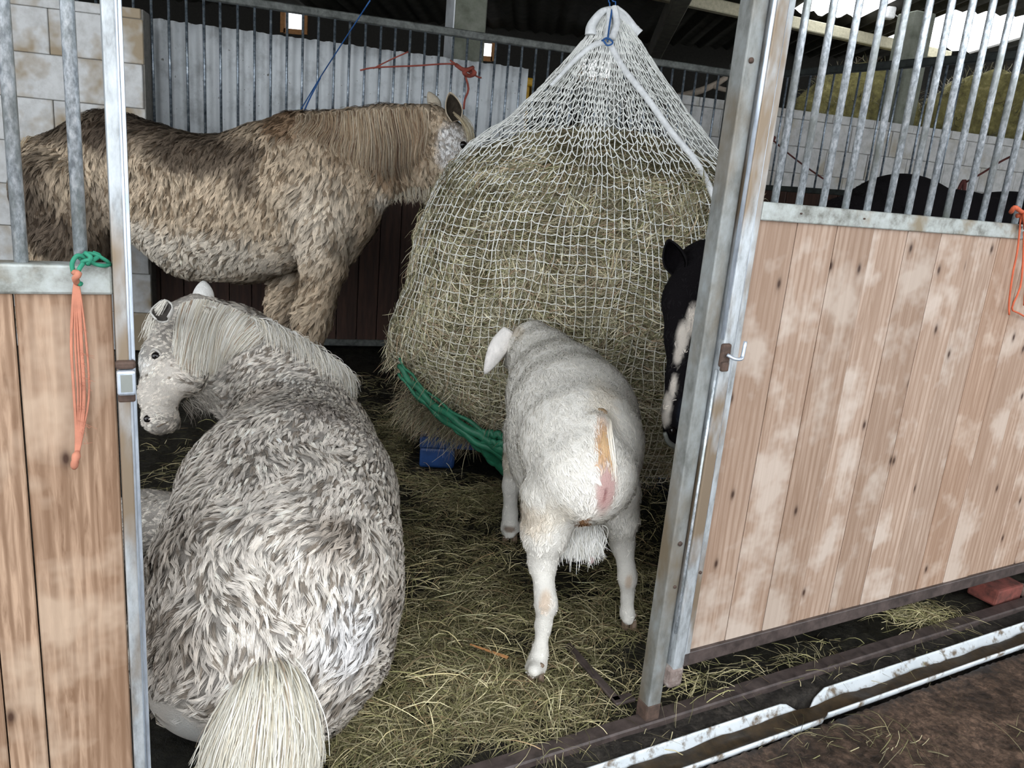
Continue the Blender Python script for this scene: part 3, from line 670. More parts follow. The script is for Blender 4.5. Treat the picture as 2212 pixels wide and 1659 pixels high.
def net_point(th, z, grow=0.0):
    c, s = np.cos(th), np.sin(th)
    rx = np.where(c < 0, interp(z, RL), interp(z, RR)) + grow; ry = interp(z, RF) + grow
    e = np.where(z < 1.45, 2.35, 2.0)
    r = 1.0 / ((np.abs(c) / rx) ** e + (np.abs(s) / ry) ** e) ** (1 / e)
    q = np.stack([c * 1.3, s * 1.3, z * 1.0], -1); r = r * (1 + 0.07 * (fbm(q, 3.0, 77, 3) - 0.5) * (z < 1.5) + 0.10 * (noise3(q, 1.6, 12) - 0.5) * (z < 1.45))
    zo = z + 0.20 * np.clip(-c * 1.0 + 0.15, 0, 1) * np.clip((0.62 - z) / 0.5, 0, 1)
    ax = BX + (0.27 - BX) * np.clip((z - 1.4) / 0.6, 0, 1); ay = BY + (3.50 - BY) * np.clip((z - 1.4) / 0.6, 0, 1)
    return np.stack([ax + r * c, ay + r * s, zo + 0 * r], -1)
bale = thing('round_hay_bale', 'big round bale of loose greenish hay standing on the blue pallet inside the net', 'hay bale', (BX, BY, 0.15))
def make_bale():
    nt_, nz_ = 150, 80
    th = np.linspace(0, 2 * math.pi, nt_, endpoint=False); rows = []
    for i in range(nz_):
        t = i / (nz_ - 1)
        if t < 0.72: z = 0.16 + (1.34 - 0.16) * t / 0.72; rows.append(net_point(th, np.full(nt_, z), -0.022))
        else:
            u = (t - 0.72) / 0.28; a = net_point(th, np.full(nt_, 1.34), -0.022); ctr = np.array((BX, BY, 0))
            p = ctr + (a - ctr) * (1 - u) ** 0.75; p[:, 2] = 1.34 + 0.17 * math.sin(u * math.pi / 2) ; rows.append(p)
    V = np.stack(rows); n = (fbm(V.reshape(-1, 3), 14, 9, 3) - 0.5).reshape(nz_, nt_, 1)
    c0 = np.array((BX, BY, 0.8)); dirv = (V - c0) / (np.linalg.norm(V - c0, axis=2)[..., None]); V = V + dirv * n * 0.03
    I = np.arange(nz_ * nt_).reshape(nz_, nt_); J = np.roll(I, -1, 1)
    F = np.stack([I[:-1], J[:-1], J[1:], I[1:]], -1).reshape(-1, 4); V = V.reshape(-1, 3)
    col = np.array((0.20, 0.17, 0.085)) * (0.3 + 1.0 * fbm(V, 60, 4, 2))[:, None]
    np_obj('packed_core', V, F, M['haycore'], bale, col, True)
    return V, F
VB, FB = make_bale()
def bale_hay():
    rng = np.random.default_rng(3); N = vert_normals(VB, FB); A, B = VB[FB[:, 0]], VB[FB[:, 2]]
    ar = np.linalg.norm(np.cross(B - A, VB[FB[:, 3]] - VB[FB[:, 1]]), axis=1); fn = N[FB[:, 0]]; cen = (A + B) / 2
    w = ar * (((A_((0, 0, EYE)) - cen) * fn).sum(1) > -0.25)
    K = 52000; f = rng.choice(len(FB), K, p=w / w.sum()); t = rng.random((K, 1)); P = A[f] * t + B[f] * (1 - t) + fn[f] * (0.004 + 0.018 * rng.random((K, 1)))
    n = fn[f]; h = np.cross(n, A_((0, 0, 1.0))); h /= np.linalg.norm(h, axis=1)[:, None] + 1e-9; vv = np.cross(h, n)
    ang = (fbm(P, 6, 8, 2) * 7)[:, None] + rng.normal(0, 0.7, (K, 1)); d = h * np.cos(ang) + vv * np.sin(ang) * 0.8 + n * rng.normal(0.03, 0.10, (K, 1))
    cl = hay_cols(K, rng, 1.22) * (0.75 + 0.5 * fbm(P, 9, 2, 2))[:, None]
    strands('hay_stems', P, d, 0.03 + 0.07 * rng.random(K), 0.0016 + 0.0016 * rng.random(K), cl, M['hay'], bale, 0.35, n, 4)
    # loose stems hanging out of the left side and the bottom edge
    K = 1500; th = rng.uniform(math.pi * 0.9, math.pi * 1.75, K); z = np.where(rng.random(K) < 0.75, rng.uniform(0.14, 0.5, K), rng.uniform(0.5, 1.2, K)); P = net_point(th, z, -0.01)
    d = np.stack([np.cos(th), np.sin(th), np.full(K, -0.7)], -1) + rng.normal(0, 0.4, (K, 3))
    strands('loose_stems', P, d, 0.03 + 0.06 * rng.random(K), 0.002, hay_cols(K, rng, 0.95), M['hay'], bale, 0.4, None, 6, sag=0.5)
bale_hay()

hn = thing('hay_net', 'white small-mesh hay net hung by blue twine and drawn over the round bale', 'hay net', (0.27, 3.5, 0.15))
def make_net():
    rng = np.random.default_rng(11); nc = 128
    zs = []; z = 0.15
    while z < 1.42: zs.append(z); z += 0.037
    while z < 2.0: zs.append(z); z += 0.030
    zs = np.array(zs); nr = len(zs); TH, Z = np.meshgrid(2 * math.pi * np.arange(nc) / nc, zs)
    q = np.stack([np.cos(TH), np.sin(TH), Z], -1)
    TH = TH + (fbm(q, 2.6, 40, 3) - 0.5) * 0.22 + (noise3(q, 9, 41) - 0.5) * 0.02
    Zw = Z + (fbm(q, 2.2, 42, 3) - 0.5) * 0.10 * np.clip((Z - 0.2) * 4, 0, 1) * np.clip((2.0 - Z) * 3, 0, 1)
    zig = np.clip((Z - 1.05) / 0.35, 0, 1) * 0.009; Zw = Zw + zig * np.where((np.arange(nc)[None] + np.arange(nr)[:, None]) % 2 == 0, 1, -1)
    TH = TH + np.clip((Z - 1.2) / 0.3, 0, 1) * 0.010 * np.where((np.arange(nr)[:, None] // 1 + np.arange(nc)[None] * 0) % 2 == 0, 1, -1)
    P = net_point(TH, Zw, 0.004)
    loose = np.clip((Z - 1.38) / 0.2, 0, 1)[..., None]; P = P + loose * (noise3(q * 3, 6, 50) - 0.5)[..., None] * 0.05 * (P - A_((0.27, 3.5, 0)) * A_((1, 1, 0)) - P * A_((0, 0, 1)))
    P = P + rng.normal(0, 0.0016, P.shape)
    def half(Pa, Pb): return (Pa + Pb) / 2
    a1 = P; b1 = np.roll(P, -1, 1); a2 = P[:-1]; b2 = P[1:]
    # sag each thread a little so the knots read
    m1 = half(a1, b1) - A_((0, 0, 0.004)); S = [(a1, m1), (m1, b1), (a2, b2)]
    SA = np.concatenate([x[0].reshape(-1, 3) for x in S]); SB = np.concatenate([x[1].reshape(-1, 3) for x in S])
    keep = ((SA[:, 1] < BY + 0.30) | (SA[:, 2] > 1.2)); SA, SB = SA[keep], SB[keep]
    d = SB - SA; d /= np.linalg.norm(d, axis=1)[:, None] + 1e-9; ref = np.where(np.abs(d[:, 2:3]) > 0.9, A_((1.0, 0, 0)), A_((0, 0, 1.0)))
    u = np.cross(d, ref); u /= np.linalg.norm(u, axis=1)[:, None]; v = np.cross(d, u); r = 0.0021; K = len(SA)
    Vv = np.empty((K, 8, 3))
    for i in range(4):
        o = (u * math.cos(i * math.pi / 2) + v * math.sin(i * math.pi / 2)) * r; Vv[:, i] = SA + o; Vv[:, 4 + i] = SB + o
    I = (np.arange(K) * 8)[:, None]; Q = np.concatenate([I + np.array((i, (i + 1) % 4, 4 + (i + 1) % 4, 4 + i)) for i in range(4)])
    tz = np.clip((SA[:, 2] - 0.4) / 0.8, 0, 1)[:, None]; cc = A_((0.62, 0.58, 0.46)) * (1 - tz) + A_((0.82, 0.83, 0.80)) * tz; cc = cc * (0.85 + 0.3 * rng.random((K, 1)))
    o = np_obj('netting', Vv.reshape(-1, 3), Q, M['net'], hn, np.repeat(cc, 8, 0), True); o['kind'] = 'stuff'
make_net()
def on_net(px, py, grow=0.02):
    """point of the net surface seen at a photo place"""
    d = A_(ray(px, py)); d = d / d[1]; best = None
    for Y in np.arange(2.7, 3.6, 0.01):
        P = A_((0, 0, EYE)) + d * Y
        if not 0.1 < P[2] < 2.03: continue
        q = P[:2] - A_((BX + (0.27 - BX) * np.clip((P[2] - 1.4) / 0.6, 0, 1), BY))
        th = math.atan2(q[1], q[0]); S = net_point(np.array([th]), np.array([P[2]]), grow)[0]
        if np.linalg.norm(q) <= np.linalg.norm(S[:2] - A_((BX, BY))) : return P
    return aty(px, py, 3.45)
def net_band(name, pts, r, taper=None):
    pp = spline([on_net(*p) if len(p) == 2 else aty(*p) for p in pts], 40); tubes(name, [pp], r if taper is None else [np.linspace(*taper, 40)], M['white_rope'], hn, 8, world=True)
net_band('drawcord', [(1316, 92, 3.40), (1345, 145, 3.36), (1400, 215, 3.25), (1450, 285), (1500, 345), (1535, 410), (1552, 460)], 0.013)
net_band('drawcord', [(1306, 90, 3.40), (1280, 100, 3.42), (1250, 122, 3.40), (1215, 158, 3.36), (1190, 185, 3.32)], 0.012, (0.015, 0.007))
net_band('drawcord', [(1320, 18, 3.48), (1298, 28, 3.46), (1278, 55, 3.45), (1276, 75, 3.45)], 0.018, (0.010, 0.026))
net_band('drawcord', [(1316, 20, 3.46), (1315, 50, 3.43), (1310, 84, 3.40)], 0.011)
net_band('drawcord', [(1326, 16, 3.46), (1332, 50, 3.43), (1322, 84, 3.40)], 0.015)
net_band('drawcord', [(1330, 16, 3.50), (1350, 34, 3.50), (1370, 62, 3.50), (1380, 74, 3.50)], 0.014, (0.011, 0.022))
def top_cloth():
    # gathered folded top of the net: a flattened bunch between the loops
    prims = chain([(aty(1326, 22, 3.5), 0.014), (aty(1330, 50, 3.5), 0.05), (aty(1330, 88, 3.5), 0.085)], 0.03) + chain([(aty(1325, 30, 3.5), 0.01), (aty(1372, 66, 3.5), 0.022)], 0.03) + chain([(aty(1320, 30, 3.5), 0.012), (aty(1284, 62, 3.5), 0.03)], 0.03)
    D, lo, ax = sdf_surface(prims, 0.008, 0.03); V, F = surface_nets(D, lo, 0.008)
    V[:, 1] = 3.5 + (V[:, 1] - 3.5) * 0.6; np_obj('gathered_top', V, F, M['white_rope'], hn, None, True)
top_cloth()
tubes('blue_knot', [spline([aty(1300, 88, 3.38), aty(1312, 82, 3.36), aty(1324, 92, 3.37), aty(1312, 98, 3.36), aty(1302, 86, 3.37)], 20), spline([aty(1312, 90, 3.36), aty(1316, 60, 3.40), aty(1322, 20, 3.45)], 12)], 0.0035, M['blue_cord'], hn, 6, world=True)
hs = tubes('hanging_string', [spline([aty(1322, 20, 3.49), aty(1317, 8, 3.49), aty(1325, -60, 3.5), A_((0.36, 3.55, 3.0))], 12), spline([aty(1324, 20, 3.49), aty(1330, 6, 3.49), aty(1326, -60, 3.5), A_((0.37, 3.55, 3.0))], 12)], 0.003, M['blue_cord'], hn, 6, world=True)

# green wrap sheet slung under the bale
gs = thing('green_sheet', 'twisted green plastic sheet slung under the front edge of the hay net', 'sheet', tuple(aty(1000, 900, 3.0) * A_((1, 1, 0))))
def green():
    def edge(x, y, g=0.02):
        P = on_net(x, y, g); return P
    pth = [edge(862, 790), edge(880, 815), edge(905, 842), edge(945, 880), edge(985, 908), edge(1030, 938), edge(1075, 962), edge(1120, 985), edge(1180, 1000)]
    pth2 = [edge(900, 848), edge(945, 888), edge(990, 922), edge(1030, 955), edge(1060, 985), edge(1090, 1012)]
    pth3 = [edge(1040, 935), edge(1080, 940), edge(1130, 950)]
    paths, rads = [], []
    for p, r0, o in ((pth, 0.026, 0), (pth, 0.017, -0.03), (pth2, 0.020, 0), (pth2, 0.011, -0.02), (pth3, 0.02, 0), (pth3, 0.02, -0.035), (pth, 0.010, 0.028)):
        s = spline(p, 46); s[:, 2] += o + 0.006 * np.sin(np.arange(46) * 0.7 + o * 80); paths.append(s); rads.append(r0 * (0.6 + 0.8 * noise3(s, 9, int(r0 * 1e4)) ) * np.linspace(0.5, 1.15, 46))
    tubes('sheet_folds', paths, rads, M['green_tarp'], gs, 9, world=True)
green()

# blue plastic pallet with nine feet
pl = thing('plastic_pallet', 'dark blue plastic pallet on the bedding under the hay bale', 'pallet', (*atz(905, 1010, 0)[:2], 0), math.radians(6))
for i in range(7): box('deck_slat', 0, 1.2, 0.0 + i * 0.165, 0.125 + i * 0.165, 0.122, 0.150, M['blue_pallet'], pl, 0.006, 2)
for x in (0, 0.52, 1.04):
    box('deck_runner', x, x + 0.16, 0, 1.1, 0.095, 0.123, M['blue_pallet'], pl, 0.005)
    for y in (0, 0.47, 0.95): box('foot', x, x + 0.16, y, y + 0.15, 0.0, 0.096, M['blue_pallet'], pl, 0.012, 2)
box('deck_edge', -0.003, 1.203, -0.008, 0.004, 0.100, 0.152, M['blue_pallet'], pl, 0.003)

# ------------------------------------------------------------------ animal helpers
def hair_guides(name, guides, K, width, colf, mat, parent, spread=0.012, seed=1, m=8, shorten=0.35, face=(0, -1, 0.5), taper=0.25, edge=0.4):
    """hair hanging along guide lines; colf(u 0..1 across, t 0..1 along, rng) -> (K, 3)"""
    rng = np.random.default_rng(seed); G = np.stack([spline(g, m) for g in guides]); g = len(G)
    u = rng.random(K) * (g - 1); i = np.minimum(u.astype(int), g - 2); f = (u - i)[:, None, None]
    path = G[i] * (1 - f) + G[i + 1] * f
    t = np.linspace(0, 1, m)[None, :, None]; L = (1 - shorten * rng.random((K, 1, 1)))
    tt = (t * L)[:, :, 0] * (m - 1); j = np.minimum(tt.astype(int), m - 2); fr = (tt - j)[..., None]
    r = np.arange(K)[:, None]; path = path[r, j] * (1 - fr) + path[r, j + 1] * fr
    off = rng.normal(0, spread, (K, 1, 3)); wob = rng.normal(0, spread * 0.5, (K, 1, 3)) * np.sin(t * (3 + 3 * rng.random((K, 1, 1))))
    path = path + off * (edge + (1 - edge) * t) + wob
    d = np.gradient(path, axis=1); w = np.cross(d, A_(face, ) + rng.normal(0, 0.35, (K, 1, 3))); w /= np.linalg.norm(w, axis=2)[..., None] + 1e-9
    ww = width * (0.5 + rng.random((K, 1, 1))) * (1 - (1 - taper) * t ** 2) * 0.5
    V = np.stack([path - w * ww, path + w * ww], 2).reshape(K, m * 2, 3)
    I = (np.arange(K) * m * 2)[:, None]; Q = np.concatenate([I + np.array((2 * a, 2 * a + 1, 2 * a + 3, 2 * a + 2)) for a in range(m - 1)])
    cc = colf(u / (g - 1), t[0, :, 0], rng, K)
    if cc.ndim == 2: cc = np.repeat(cc[:, None], m, 1)
    o = np_obj(name, V.reshape(-1, 3), Q, mat, parent, np.repeat(cc[:, :, None], 2, 2).reshape(-1, 3)); o['kind'] = 'stuff'; return o
def tone_cols(palette, vary=0.25, wts=None):
    pal = np.array(palette, float)
    def f(u, t, rng, K):
        c = pal[rng.choice(len(pal), K, p=wts)] * (1 - vary + 2 * vary * rng.random(K))[:, None]; return c
    return f
def ear(base, tip, width, open_dir, outc, inc, parent, sweep=1.9, bend=0.0, name='ear', len_ax=14, prof=None):
    base, tip, od = A_(base), A_(tip), A_(open_dir, float); ax = tip - base; L = np.linalg.norm(ax); ax = ax / L
    od = od - ax * (od @ ax); od /= np.linalg.norm(od); sd_ = np.cross(ax, od); m = 12
    def shell(sc, inset):
        V = []
        for i in range(len_ax + 1):
            t = i / len_ax; w = width * (math.sin(math.pi * (0.20 + 0.80 * t)) ** 0.75 if t < 1 else 0.02) * sc * (0.75 + 0.25 * min(1, t * 3)); w = max(w, 0.001)
            for j in range(m + 1):
                a = (j / m * 2 - 1) * sweep * (1 - 0.25 * t); V.append(base + ax * (L * (t * (1 if sc == 1 else 0.93) + (0 if sc == 1 else 0.02))) + w * (sd_ * math.sin(a) - od * (math.cos(a) - 0.25)) + od * (bend * t * t * L + inset))
        V = np.array(V); I = np.arange(len(V)).reshape(len_ax + 1, m + 1)
        return V, np.stack([I[:-1, :-1], I[1:, :-1], I[1:, 1:], I[:-1, 1:]], -1).reshape(-1, 4)
    V, F = shell(1.0, 0); c = np.tile(A_(outc), (len(V), 1)) * (0.85 + 0.3 * noise3(V, 120, 2))[:, None]
    e = np_obj(name, V, F, M['skin'], parent, c, True); md = e.modifiers.new('thick', 'SOLIDIFY'); md.thickness = 0.005; md.offset = 1
    V, F = shell(0.90, 0.002); c = np.tile(A_(inc), (len(V), 1)) * (0.6 + 0.8 * noise3(V, 150, 4))[:, None]
    np_obj('ear_lining', V, F, M['skin'], e, c, True); return e
def eye(P, r, parent):
    bm = bmesh.new(); bmesh.ops.create_uvsphere(bm, u_segments=16, v_segments=10, radius=r); bmesh.ops.translate(bm, verts=bm.verts, vec=Vector(P))
    return bm_obj('eye', bm, M['eye'], parent, True, True)
from mathutils.bvhtree import BVHTree
class Surf:
    """finds the place on a body's surface that the photo shows at (px, py)"""
    def __init__(self, V, F): self.t = BVHTree.FromPolygons([tuple(v) for v in V], [tuple(f) for f in F]); self.last = None
    def __call__(self, px, py, lift=0.004, Y=None):
        d = Vector(ray(px, py)).normalized(); h = self.t.ray_cast(Vector((0, 0, EYE)), d)
        if h[0] is None:
            P = aty(px, py, Y if Y is not None else self.last); q = self.t.find_nearest(Vector(P)); return np.array(q[0]) + np.array(q[1]) * lift if Y is None else P
        p = np.array(h[0]); self.last = p[1]; return p + np.array(h[1]) * lift
    def guide(self, pts, lifts):
        return [self(x, y, l) for (x, y), l in zip(pts, lifts)]
def S_(px, py, Y, rpx, c, st=1.0, dz=1.0, ry=None):
    P = aty(px, py, Y); r = rpx * depth_of(P) / FPX; return (P, (r, ry or 0.8, r * dz), c, st)

# ------------------------------------------------------------------ muddy standing pony
SPY = 4.25
sp = thing('pony', 'muddy cream pony standing side-on behind the hay net with its face in the hay', 'pony', tuple(A_((-1.9, SPY, 0))))
def stand_pony():
    Y = SPY; LAT = A_((0, 1.0, 0.0))
    n = lambda px, py, r, dy=0: ny(px, py, Y + dy, r)
    trunk = [n(150, 395, 106), n(245, 362, 112), n(330, 400, 122), n(430, 448, 146), n(520, 452, 148), n(600, 425, 150), n(665, 410, 146), n(700, 420, 128)]
    pr = chain(trunk, 0.06, LAT, 0.80)
    pr += chain([n(640, 300, 52), n(700, 305, 62)], 0.06, LAT, 0.6)
    pr += chain([n(700, 385, 126), n(775, 345, 104), n(840, 315, 82), n(890, 298, 66), n(925, 280, 52)], 0.05, LAT, 0.55)
    pr += chain([n(940, 285, 50), n(972, 318, 50), n(1000, 372, 36), n(1018, 420, 30)], 0.03, LAT, 0.62)      # skull and face
    pr += chain([n(930, 320, 52), n(955, 352, 46)], 0.04, LAT, 0.6)                                           # cheek
    pr += chain([n(870, 340, 56), n(915, 345, 48), n(950, 358, 40)], 0.05, LAT, 0.6)                          # throat
    pr += chain([n(735, 480, 62), n(715, 520, 62)], 0.06, LAT, 0.9)                                           # breast
    for side, (px, dx) in ((-1, (705, 0)), (1, (640, -18))):
        yo = side * 0.15; x0 = lambda px, py: aty(px, py, Y + yo)[0]
        c = [n(px - 10, 500, 62, yo), n(px - 5, 570, 47, yo), n(px - 22, 650, 36, yo), n(px - 28, 688, 36, yo), n(px - 35, 722, 26, yo)]
        q = c[-1][0]; c += [(A_((q[0] + .01, q[1], 0.20)), 0.046), (A_((q[0] + .015, q[1], 0.12)), 0.055), (A_((q[0] + .04, q[1], 0.045)), 0.06)]
        pr += chain(c, 0.03)
    for side, px in ((-1, 130), (1, 175)):
        yo = side * 0.15
        c = [n(px, 420, 92, yo), n(px + 15, 520, 76, yo), n(px - 20, 620, 42, yo), n(px - 48, 690, 34, yo), n(px - 40, 740, 26, yo)]
        q = c[-1][0]; c += [(A_((q[0] + .03, q[1], 0.20)), 0.045), (A_((q[0] + .05, q[1], 0.12)), 0.053), (A_((q[0] + .08, q[1], 0.045)), 0.06)]
        pr += chain(c, 0.04)
    base = (0.50, 0.40, 0.29); dk = (0.10, 0.075, 0.055); br = (0.24, 0.145, 0.08); wh = (0.66, 0.60, 0.51)
    bl = [S_(480, 545, Y, 190, wh, 0.8, 0.36), S_(720, 470, Y, 80, wh, 0.5, 1.3), S_(350, 520, Y, 80, wh, 0.7, 0.7),
          S_(300, 262, Y, 125, dk, 0.95, 0.55), S_(480, 325, Y, 120, dk, 0.9, 0.40), S_(575, 350, Y, 42, dk, 0.8, 1.5), S_(180, 275, Y, 120, dk, 0.8, 0.3),
          S_(150, 430, Y, 75, dk, 0.95, 1.3), S_(215, 520, Y, 75, dk, 0.9, 1.0), S_(265, 430, Y, 60, (0.36, 0.29, 0.22), 0.8, 1.0),
          S_(635, 270, Y, 45, br, 0.8, 0.8), S_(840, 345, Y, 48, br, 0.85, 1.1), S_(750, 330, Y, 30, br, 0.4, 1.0), S_(900, 320, Y, 30, br, 0.5, 1.3), S_(835, 430, Y, 30, wh, 0.9, 0.8),
          S_(980, 320, Y, 34, (0.70, 0.70, 0.70), 0.85, 1.5), S_(560, 590, Y, 60, (0.25, 0.19, 0.13), 0.6, 0.4), S_(640, 700, Y, 45, (0.16, 0.12, 0.09), 0.6, 1.2), S_(680, 725, Y, 25, br, 0.5, 0.6), S_(66, 470, Y, 24, (0.36, 0.27, 0.17), 0.9, 4.0)]
    cf = lambda P: blobs(P, base, bl, 4, 0.35, 7)
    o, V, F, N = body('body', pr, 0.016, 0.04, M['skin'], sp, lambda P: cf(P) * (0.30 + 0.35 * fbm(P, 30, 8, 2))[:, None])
    xh = aty(870, 300, Y)[0]
    def flow(P, nn):
        d = np.tile(A_((-0.45, 0, -1.0)), (len(P), 1)); d[:, 0] += (fbm(P, 3.5, 61, 2) - 0.5) * 1.6; d[P[:, 0] > xh] = (0.15, 0, -1.0); return d + 0
    def ln(P): return np.where(P[:, 0] > aty(930, 300, Y)[0], 0.016, np.where(P[:, 2] < aty(500, 575, Y)[2], 0.075, 0.058))
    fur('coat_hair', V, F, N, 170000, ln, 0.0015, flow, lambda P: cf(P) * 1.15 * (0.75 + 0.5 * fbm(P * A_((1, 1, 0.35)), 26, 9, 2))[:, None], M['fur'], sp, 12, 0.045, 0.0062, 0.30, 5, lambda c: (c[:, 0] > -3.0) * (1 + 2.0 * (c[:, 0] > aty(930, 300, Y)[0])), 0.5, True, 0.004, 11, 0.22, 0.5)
    sf = Surf(V, F)
    ear(aty(985, 262, Y - 0.07), aty(972, 200, Y - 0.09), 0.040, (0.25, -1, 0.1), (0.50, 0.42, 0.32), (0.05, 0.04, 0.03), sp)
    ear(aty(945, 240, Y + 0.08), aty(926, 200, Y + 0.10), 0.030, (0.3, 1, 0), (0.48, 0.42, 0.33), (0.2, 0.16, 0.12), sp)
    eye(sf(1001, 313, -0.008), 0.022, sp)
    mp = [(0.44, 0.34, 0.23), (0.32, 0.22, 0.14), (0.15, 0.09, 0.06), (0.52, 0.43, 0.32)]
    gd = []
    for cx, cy, ex, ey in ((640, 256, 632, 300), (690, 250, 675, 315), (735, 245, 728, 345), (775, 243, 775, 385), (810, 242, 822, 405), (845, 240, 858, 395), (880, 236, 893, 375), (915, 236, 915, 345)):
        gd.append([sf(cx, cy - 1, 0.004), sf(cx + 3, cy + (ey - cy) * 0.18, 0.012), sf((cx + ex) / 2 + 5, (cy + ey) / 2, 0.018), sf(ex - 4, cy + (ey - cy) * .8, 0.018), sf(ex + 3, ey, 0.012)])
    def mc(u, t, rng, K):
        c = A_(mp)[rng.choice(4, K, p=[0.38, 0.26, 0.10, 0.26])] * (0.75 + 0.5 * rng.random(K))[:, None]; dark = np.exp(-((u - 0.68) / 0.20) ** 2)[:, None, None] * np.clip(t * 1.6 - 0.3, 0, 1)[None, :, None]
        return c[:, None] * (1 - 0.5 * dark)
    hair_guides('mane', gd, 2600, 0.0034, mc, M['fur'], sp, 0.011, 3, 9, 0.6)
    fg = [[aty(975, 240, Y - 0.05), aty(1000, 262, Y - 0.09), aty(1012, 290, Y - 0.10), aty(1016, 318, Y - 0.10)], [aty(985, 240, Y), aty(1012, 268, Y), aty(1022, 290, Y - 0.02), aty(1020, 312, Y - 0.04)]]
    hair_guides('forelock', fg, 160, 0.004, tone_cols([(0.55, 0.50, 0.38), (0.40, 0.33, 0.22)]), M['fur'], sp, 0.006, 4)
    tg = [[aty(62, 300, Y - 0.03), aty(46, 345, Y - 0.08), aty(50, 450, Y - 0.10), aty(66, 570, Y - 0.1), aty(80, 700, Y - 0.06)], [aty(68, 300, Y + 0.03), aty(58, 345, Y - 0.08), aty(72, 450, Y - 0.12), aty(98, 570, Y - 0.12), aty(110, 690, Y - 0.08)]]
    hair_guides('tail', tg, 700, 0.006, tone_cols([(0.42, 0.33, 0.22), (0.30, 0.22, 0.14), (0.50, 0.42, 0.30)]), M['fur'], sp, 0.014, 5, 9)
    bg_ = [[aty(px, 400 + (px < 840) * 25, Y - 0.02), aty(px + 2, 425 + (px < 840) * 12, Y - 0.02), aty(px + 4, 440, Y - 0.02)] for px in (815, 850, 885, 915, 935)]
    hair_guides('chin_hair', bg_, 260, 0.0035, tone_cols([(0.5, 0.45, 0.36), (0.36, 0.3, 0.22)]), M['fur'], sp, 0.012, 6)
    lg = [[aty(px, 690, Y + dy), aty(px - 12, 715, Y + dy), aty(px - 14, 745, Y + dy)] for px, dy in ((604, 0.15), (620, 0.1), (640, 0.1), (655, -0.12))]
    hair_guides('leg_feather', lg, 350, 0.004, tone_cols([(0.4, 0.33, 0.25), (0.18, 0.13, 0.1), (0.5, 0.44, 0.36)]), M['fur'], sp, 0.016, 8)
stand_pony()

